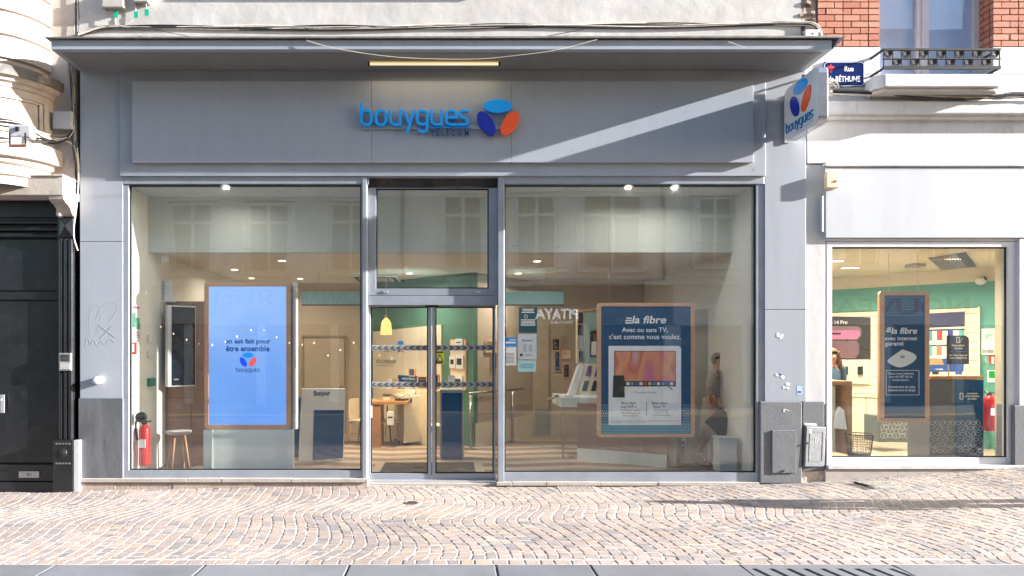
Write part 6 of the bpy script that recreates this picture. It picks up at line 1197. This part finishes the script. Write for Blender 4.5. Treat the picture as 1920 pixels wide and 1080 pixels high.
# ================================================================== people
SKIN = mat('skin', (.5, .28, .2), .5, .04, 10)
def skinmesh(name, V, Ed, rad, root_ids, m, parent, M_, sub=2, smooth=True):
    me = bpy.data.meshes.new(name); me.from_pydata([tuple(M_ @ Vector(v)) for v in V], Ed, []); o = bpy.data.objects.new(name, me); COL.objects.link(o)
    md = o.modifiers.new('skin', 'SKIN'); md.use_smooth_shade = smooth
    for i, sv in enumerate(me.skin_vertices[0].data): sv.radius = rad[i] if isinstance(rad[i], tuple) else (rad[i], rad[i]); sv.use_root = i in root_ids
    sb = o.modifiers.new('sub', 'SUBSURF'); sb.levels = sub; sb.render_levels = sub
    me.materials.append(m); o.parent = parent; return o
def person(label, loc, rz, J, top, bottom, hair, shoe, skirt=None, longhair=False, sleeve='long', grip=False):
    """J: joints in metres; x forward, y to the person's left. The body is one mesh, clothes are children."""
    t = thing('person', label, 'person', loc, rz)
    names = ['pelvis', 'belly', 'chest', 'collar', 'neck', 'head', 'crown', 'shL', 'elL', 'wrL', 'haL', 'shR', 'elR', 'wrR', 'haR', 'hiL', 'knL', 'anL', 'toL', 'hiR', 'knR', 'anR', 'toR']
    rad = dict(pelvis=(.13, .1), belly=(.12, .09), chest=(.14, .095), collar=(.085, .07), neck=.058, head=(.075, .085), crown=(.07, .08), sh=.055, el=.04, wr=.027, ha=(.036, .018), hi=.085, kn=.055, an=.036, to=.035)
    V = [Vector(J[n]) for n in names]; I = {n: i for i, n in enumerate(names)}
    Ed = [('pelvis', 'belly'), ('belly', 'chest'), ('chest', 'collar'), ('collar', 'neck'), ('neck', 'head'), ('head', 'crown')]+[(a+s, b+s) for s in 'LR' for a, b in (('sh', 'el'), ('el', 'wr'), ('wr', 'ha'), ('hi', 'kn'), ('kn', 'an'), ('an', 'to'))]+[('collar', 'shL'), ('collar', 'shR'), ('pelvis', 'hiL'), ('pelvis', 'hiR')]
    Ei = [(I[a], I[b]) for a, b in Ed]; rr_ = [rad[n] if n in rad else rad[n[:2]] for n in names]; roots = {0}
    for s in 'LR':                                # five fingers rooted in the palm
        h, w = V[I['ha'+s]], V[I['wr'+s]]; d = (h-w).normalized(); side = Vector((1, 0, 0)); side = (side-d*side.dot(d)).normalized(); nrm = d.cross(side)
        for k in range(5):
            off = (k-1.6)*.017; L_ = [.07, .078, .072, .058, .05][k]
            b0 = h+side*off*.7-d*.01 if k < 4 else w.lerp(h, .6)
            dr = d if k < 4 else (d*.6+side*.9).normalized(); cu = nrm*(.025 if not grip else .045)*(1 if s == 'L' else -1)
            i0 = len(V); V += [b0, b0+dr*L_*.5+side*off*.3, b0+dr*L_*(1 if not grip else .75)+side*off*.3+cu*.5]; Ei += [(i0, i0+1), (i0+1, i0+2)]; rr_ += [.0085, .008, .006]; roots.add(i0)
    body = skinmesh('body', V, Ei, rr_, roots, SKIN, t, ID)
    def cloth(name, ns, grow, m):
        idx = {n: i for i, n in enumerate(ns)}; e = [(idx[a], idx[b]) for a, b in Ed if a in idx and b in idx]
        r = [tuple(x*grow+.006 for x in (rad[n] if n in rad else rad[n[:2]])) if isinstance((rad[n] if n in rad else rad[n[:2]]), tuple) else (rad[n[:2]] if n not in rad else rad[n])*grow+.006 for n in ns]
        return skinmesh(name, [J[n] for n in ns], e, r, {0}, m, t, ID)
    arms = ['shL', 'elL', 'shR', 'elR']+(['wrL', 'wrR'] if sleeve == 'long' else [])
    Jt = dict(J)
    cloth('jacket' if sleeve == 'long' else 'shirt', ['pelvis', 'belly', 'chest', 'collar', 'shL', 'elL', 'shR', 'elR']+(['wrL', 'wrR'] if sleeve == 'long' else []), 1.14, top)
    if skirt: 
        M_ = WM[t.name]; mb = MB(M_); px_, py_, pz_ = J['pelvis']; prof = [(.15, pz_+.1), (.17, pz_-.05), (.19, pz_-.25), (.21, skirt)]
        mb.lathe(prof, px_+.02, py_, 20, sx=1.1, sy=.85, cap=False); o = mb.build('skirt', bottom, t, smooth=True)
    else: cloth('trousers', ['pelvis', 'hiL', 'knL', 'anL', 'hiR', 'knR', 'anR'], 1.1, bottom)
    for s in 'LR': skinmesh('shoe', [J['an'+s], J['to'+s]], [(0, 1)], [.045, .04], {0}, shoe, t, ID)
    M_ = WM[t.name]; hx, hy, hz = J['head']; cx_, cy_, cz = J['crown']; mid = Vector(((hx+cx_)/2, (hy+cy_)/2, (hz+cz)/2))
    hm = MB(M_ @ Matrix.Translation(mid+Vector((-.014, 0, .015))) @ Matrix.Diagonal((.93, .98, .88, 1))); hm.lathe([(.098, .07), (.108, .02), (.105, -.03), (.085, -.075)], -.004, 0, 14, sy=.86, a0=R(98), a1=R(262)); 
    hm.lathe([(.0, .126), (.062, .113), (.097, .07), (.1, .05)], 0, 0, 16, sy=.86)
    if longhair:
        q = random.Random(5)
        for k in range(46):
            a = q.uniform(60, 300); r_ = .1; x0, y0 = r_*math.cos(R(a)), r_*.86*math.sin(R(a)); L_ = q.uniform(.18, .34)
            hm.tube([(x0+.02*math.sin(j*1.7+k), y0*(1+j*.06)+.02*math.cos(j*1.5+k), .06-L_*j/7) for j in range(8)], .018, 5)
    hm.build('hair', hair, t, smooth=True)
    f = mid+Vector((.0, 0, 0)); EYE = mat('eye_dark', (.02, .015, .012), .2)
    for s in (1, -1):
        MB(M_ @ Matrix.Translation(f+Vector((.076, s*.032, .012)))).lathe([(0, -.008), (.012, -.004), (.012, .004), (0, .008)], 0, 0, 10).build('eye', EYE, t, smooth=True)
        MB(M_ @ Matrix.Translation(f+Vector((-.005, s*.079, -.0)))).lathe([(0, -.03), (.016, -.015), (.018, .012), (0, .03)], 0, 0, 8, sy=.5).build('ear', SKIN, t, smooth=True)
    MB(M_ @ Matrix.Translation(f+Vector((.085, 0, -.02)))).lathe([(.018, -.012), (.014, .0), (.005, .04)], 0, 0, 8).build('nose', SKIN, t, smooth=True)
    MB(M_ @ Matrix.Translation(f+Vector((.078, 0, -.055)))).lathe([(0, -.006), (.02, 0), (0, .006)], 0, 0, 8, sx=.5, sy=1.2).build('mouth', mat('lips', (.4, .12, .1), .5), t, smooth=True)
    return t
walk = dict(pelvis=(0, 0, .93), belly=(.01, 0, 1.1), chest=(.03, 0, 1.26), collar=(.035, 0, 1.385), neck=(.05, 0, 1.45), head=(.085, 0, 1.535), crown=(.09, 0, 1.62), shL=(.03, .17, 1.39), elL=(-.05, .21, 1.12), wrL=(.04, .22, .9), haL=(.06, .22, .83),
            shR=(.03, -.17, 1.39), elR=(.0, -.22, 1.12), wrR=(.16, -.2, .93), haR=(.2, -.2, .87), hiL=(0, .09, .9), knL=(-.05, .09, .5), anL=(-.28, .09, .14), toL=(-.17, .09, .05), hiR=(0, -.09, .9), knR=(.14, -.09, .5), anR=(.2, -.09, .08), toR=(.34, -.1, .04))
gc = mat('grey_brown_cloth', (.38, .35, .31), .9, .08, 20); hairb = mat('brown_hair', (.24, .18, .14), .6, .2, 40)
g1 = person('person in grey brown clothes walking with a black angular bag behind the right window', (F(1.5).px(1328, 800)[0], 1.3, FZ), R(-38), walk, gc, mat('beige_cloth', (.42, .38, .33), .9, .08, 20), hairb, mat('tan_shoe', (.35, .2, .15), .6), skirt=.42, sleeve='short', grip=True)
fb = F(.95); t = thing('black_bag', 'black angular bag with a brown strap held by the walking person', 'bag', (F(.95).px(1356, 822)[0], .95, F(.95).px(1356, 822)[1]))
CLB = mat('black_cloth', (.006, .006, .007), .8, .2, 20)
sh = [(1321, 791), (1345, 768), (1352, 764), (1355, 768), (1362, 773), (1379, 782), (1381, 800), (1376, 822), (1352, 822)]
P2 = [fb.px(*q) for q in sh]; c_ = (sum(p[0] for p in P2)/len(P2), sum(p[1] for p in P2)/len(P2)); b = MB(fb)
b.add([(p[0], p[1], 0) for p in P2]+[(c_[0]+.02, c_[1]+.02, .06), (c_[0], c_[1], -.06)], [(i, len(P2), (i+1) % len(P2)) for i in range(len(P2))]+[((i+1) % len(P2), len(P2)+1, i) for i in range(len(P2))]); b.build('bag', CLB, t)
MB(fb).tube([(*q, .0) for q in chaikin([fb.px(*q) for q in ((1333, 757), (1331, 742), (1337, 737), (1343, 741), (1346, 764))], 2)], .011, 6).build('strap', mat('brown_leather', (.2, .07, .03), .5), t)
stand = dict(walk); stand.update(knL=(.02, .09, .5), anL=(-.02, .09, .08), toL=(.13, .1, .04), knR=(.03, -.09, .5), anR=(.0, -.09, .08), toR=(.14, -.1, .04))
denim = mat('denim', (.08, .16, .27), .85, .15, 20); dk = mat('dark_trousers', (.03, .035, .05), .85)
person('person with long curly brown hair in a denim jacket at left edge of right shop', ((1557-CX)*11.3/FPX, 2.3, FZ2), R(-100), stand, denim, dk, mat('chestnut_hair', (.1, .045, .025), .6, .3, 40), mat('dark_shoe', (.03, .03, .03), .5), longhair=True)
sx_ = 8.6; sy_ = -1.8
person('pedestrian in a dark coat on the cobbles beyond the right end of view', (sx_, sy_, ground_z(sx_, sy_)), R(170), walk, mat('dark_coat', (.04, .045, .05), .85), dk, hairb, mat('dark_shoe', (.03, .03, .03), .5))
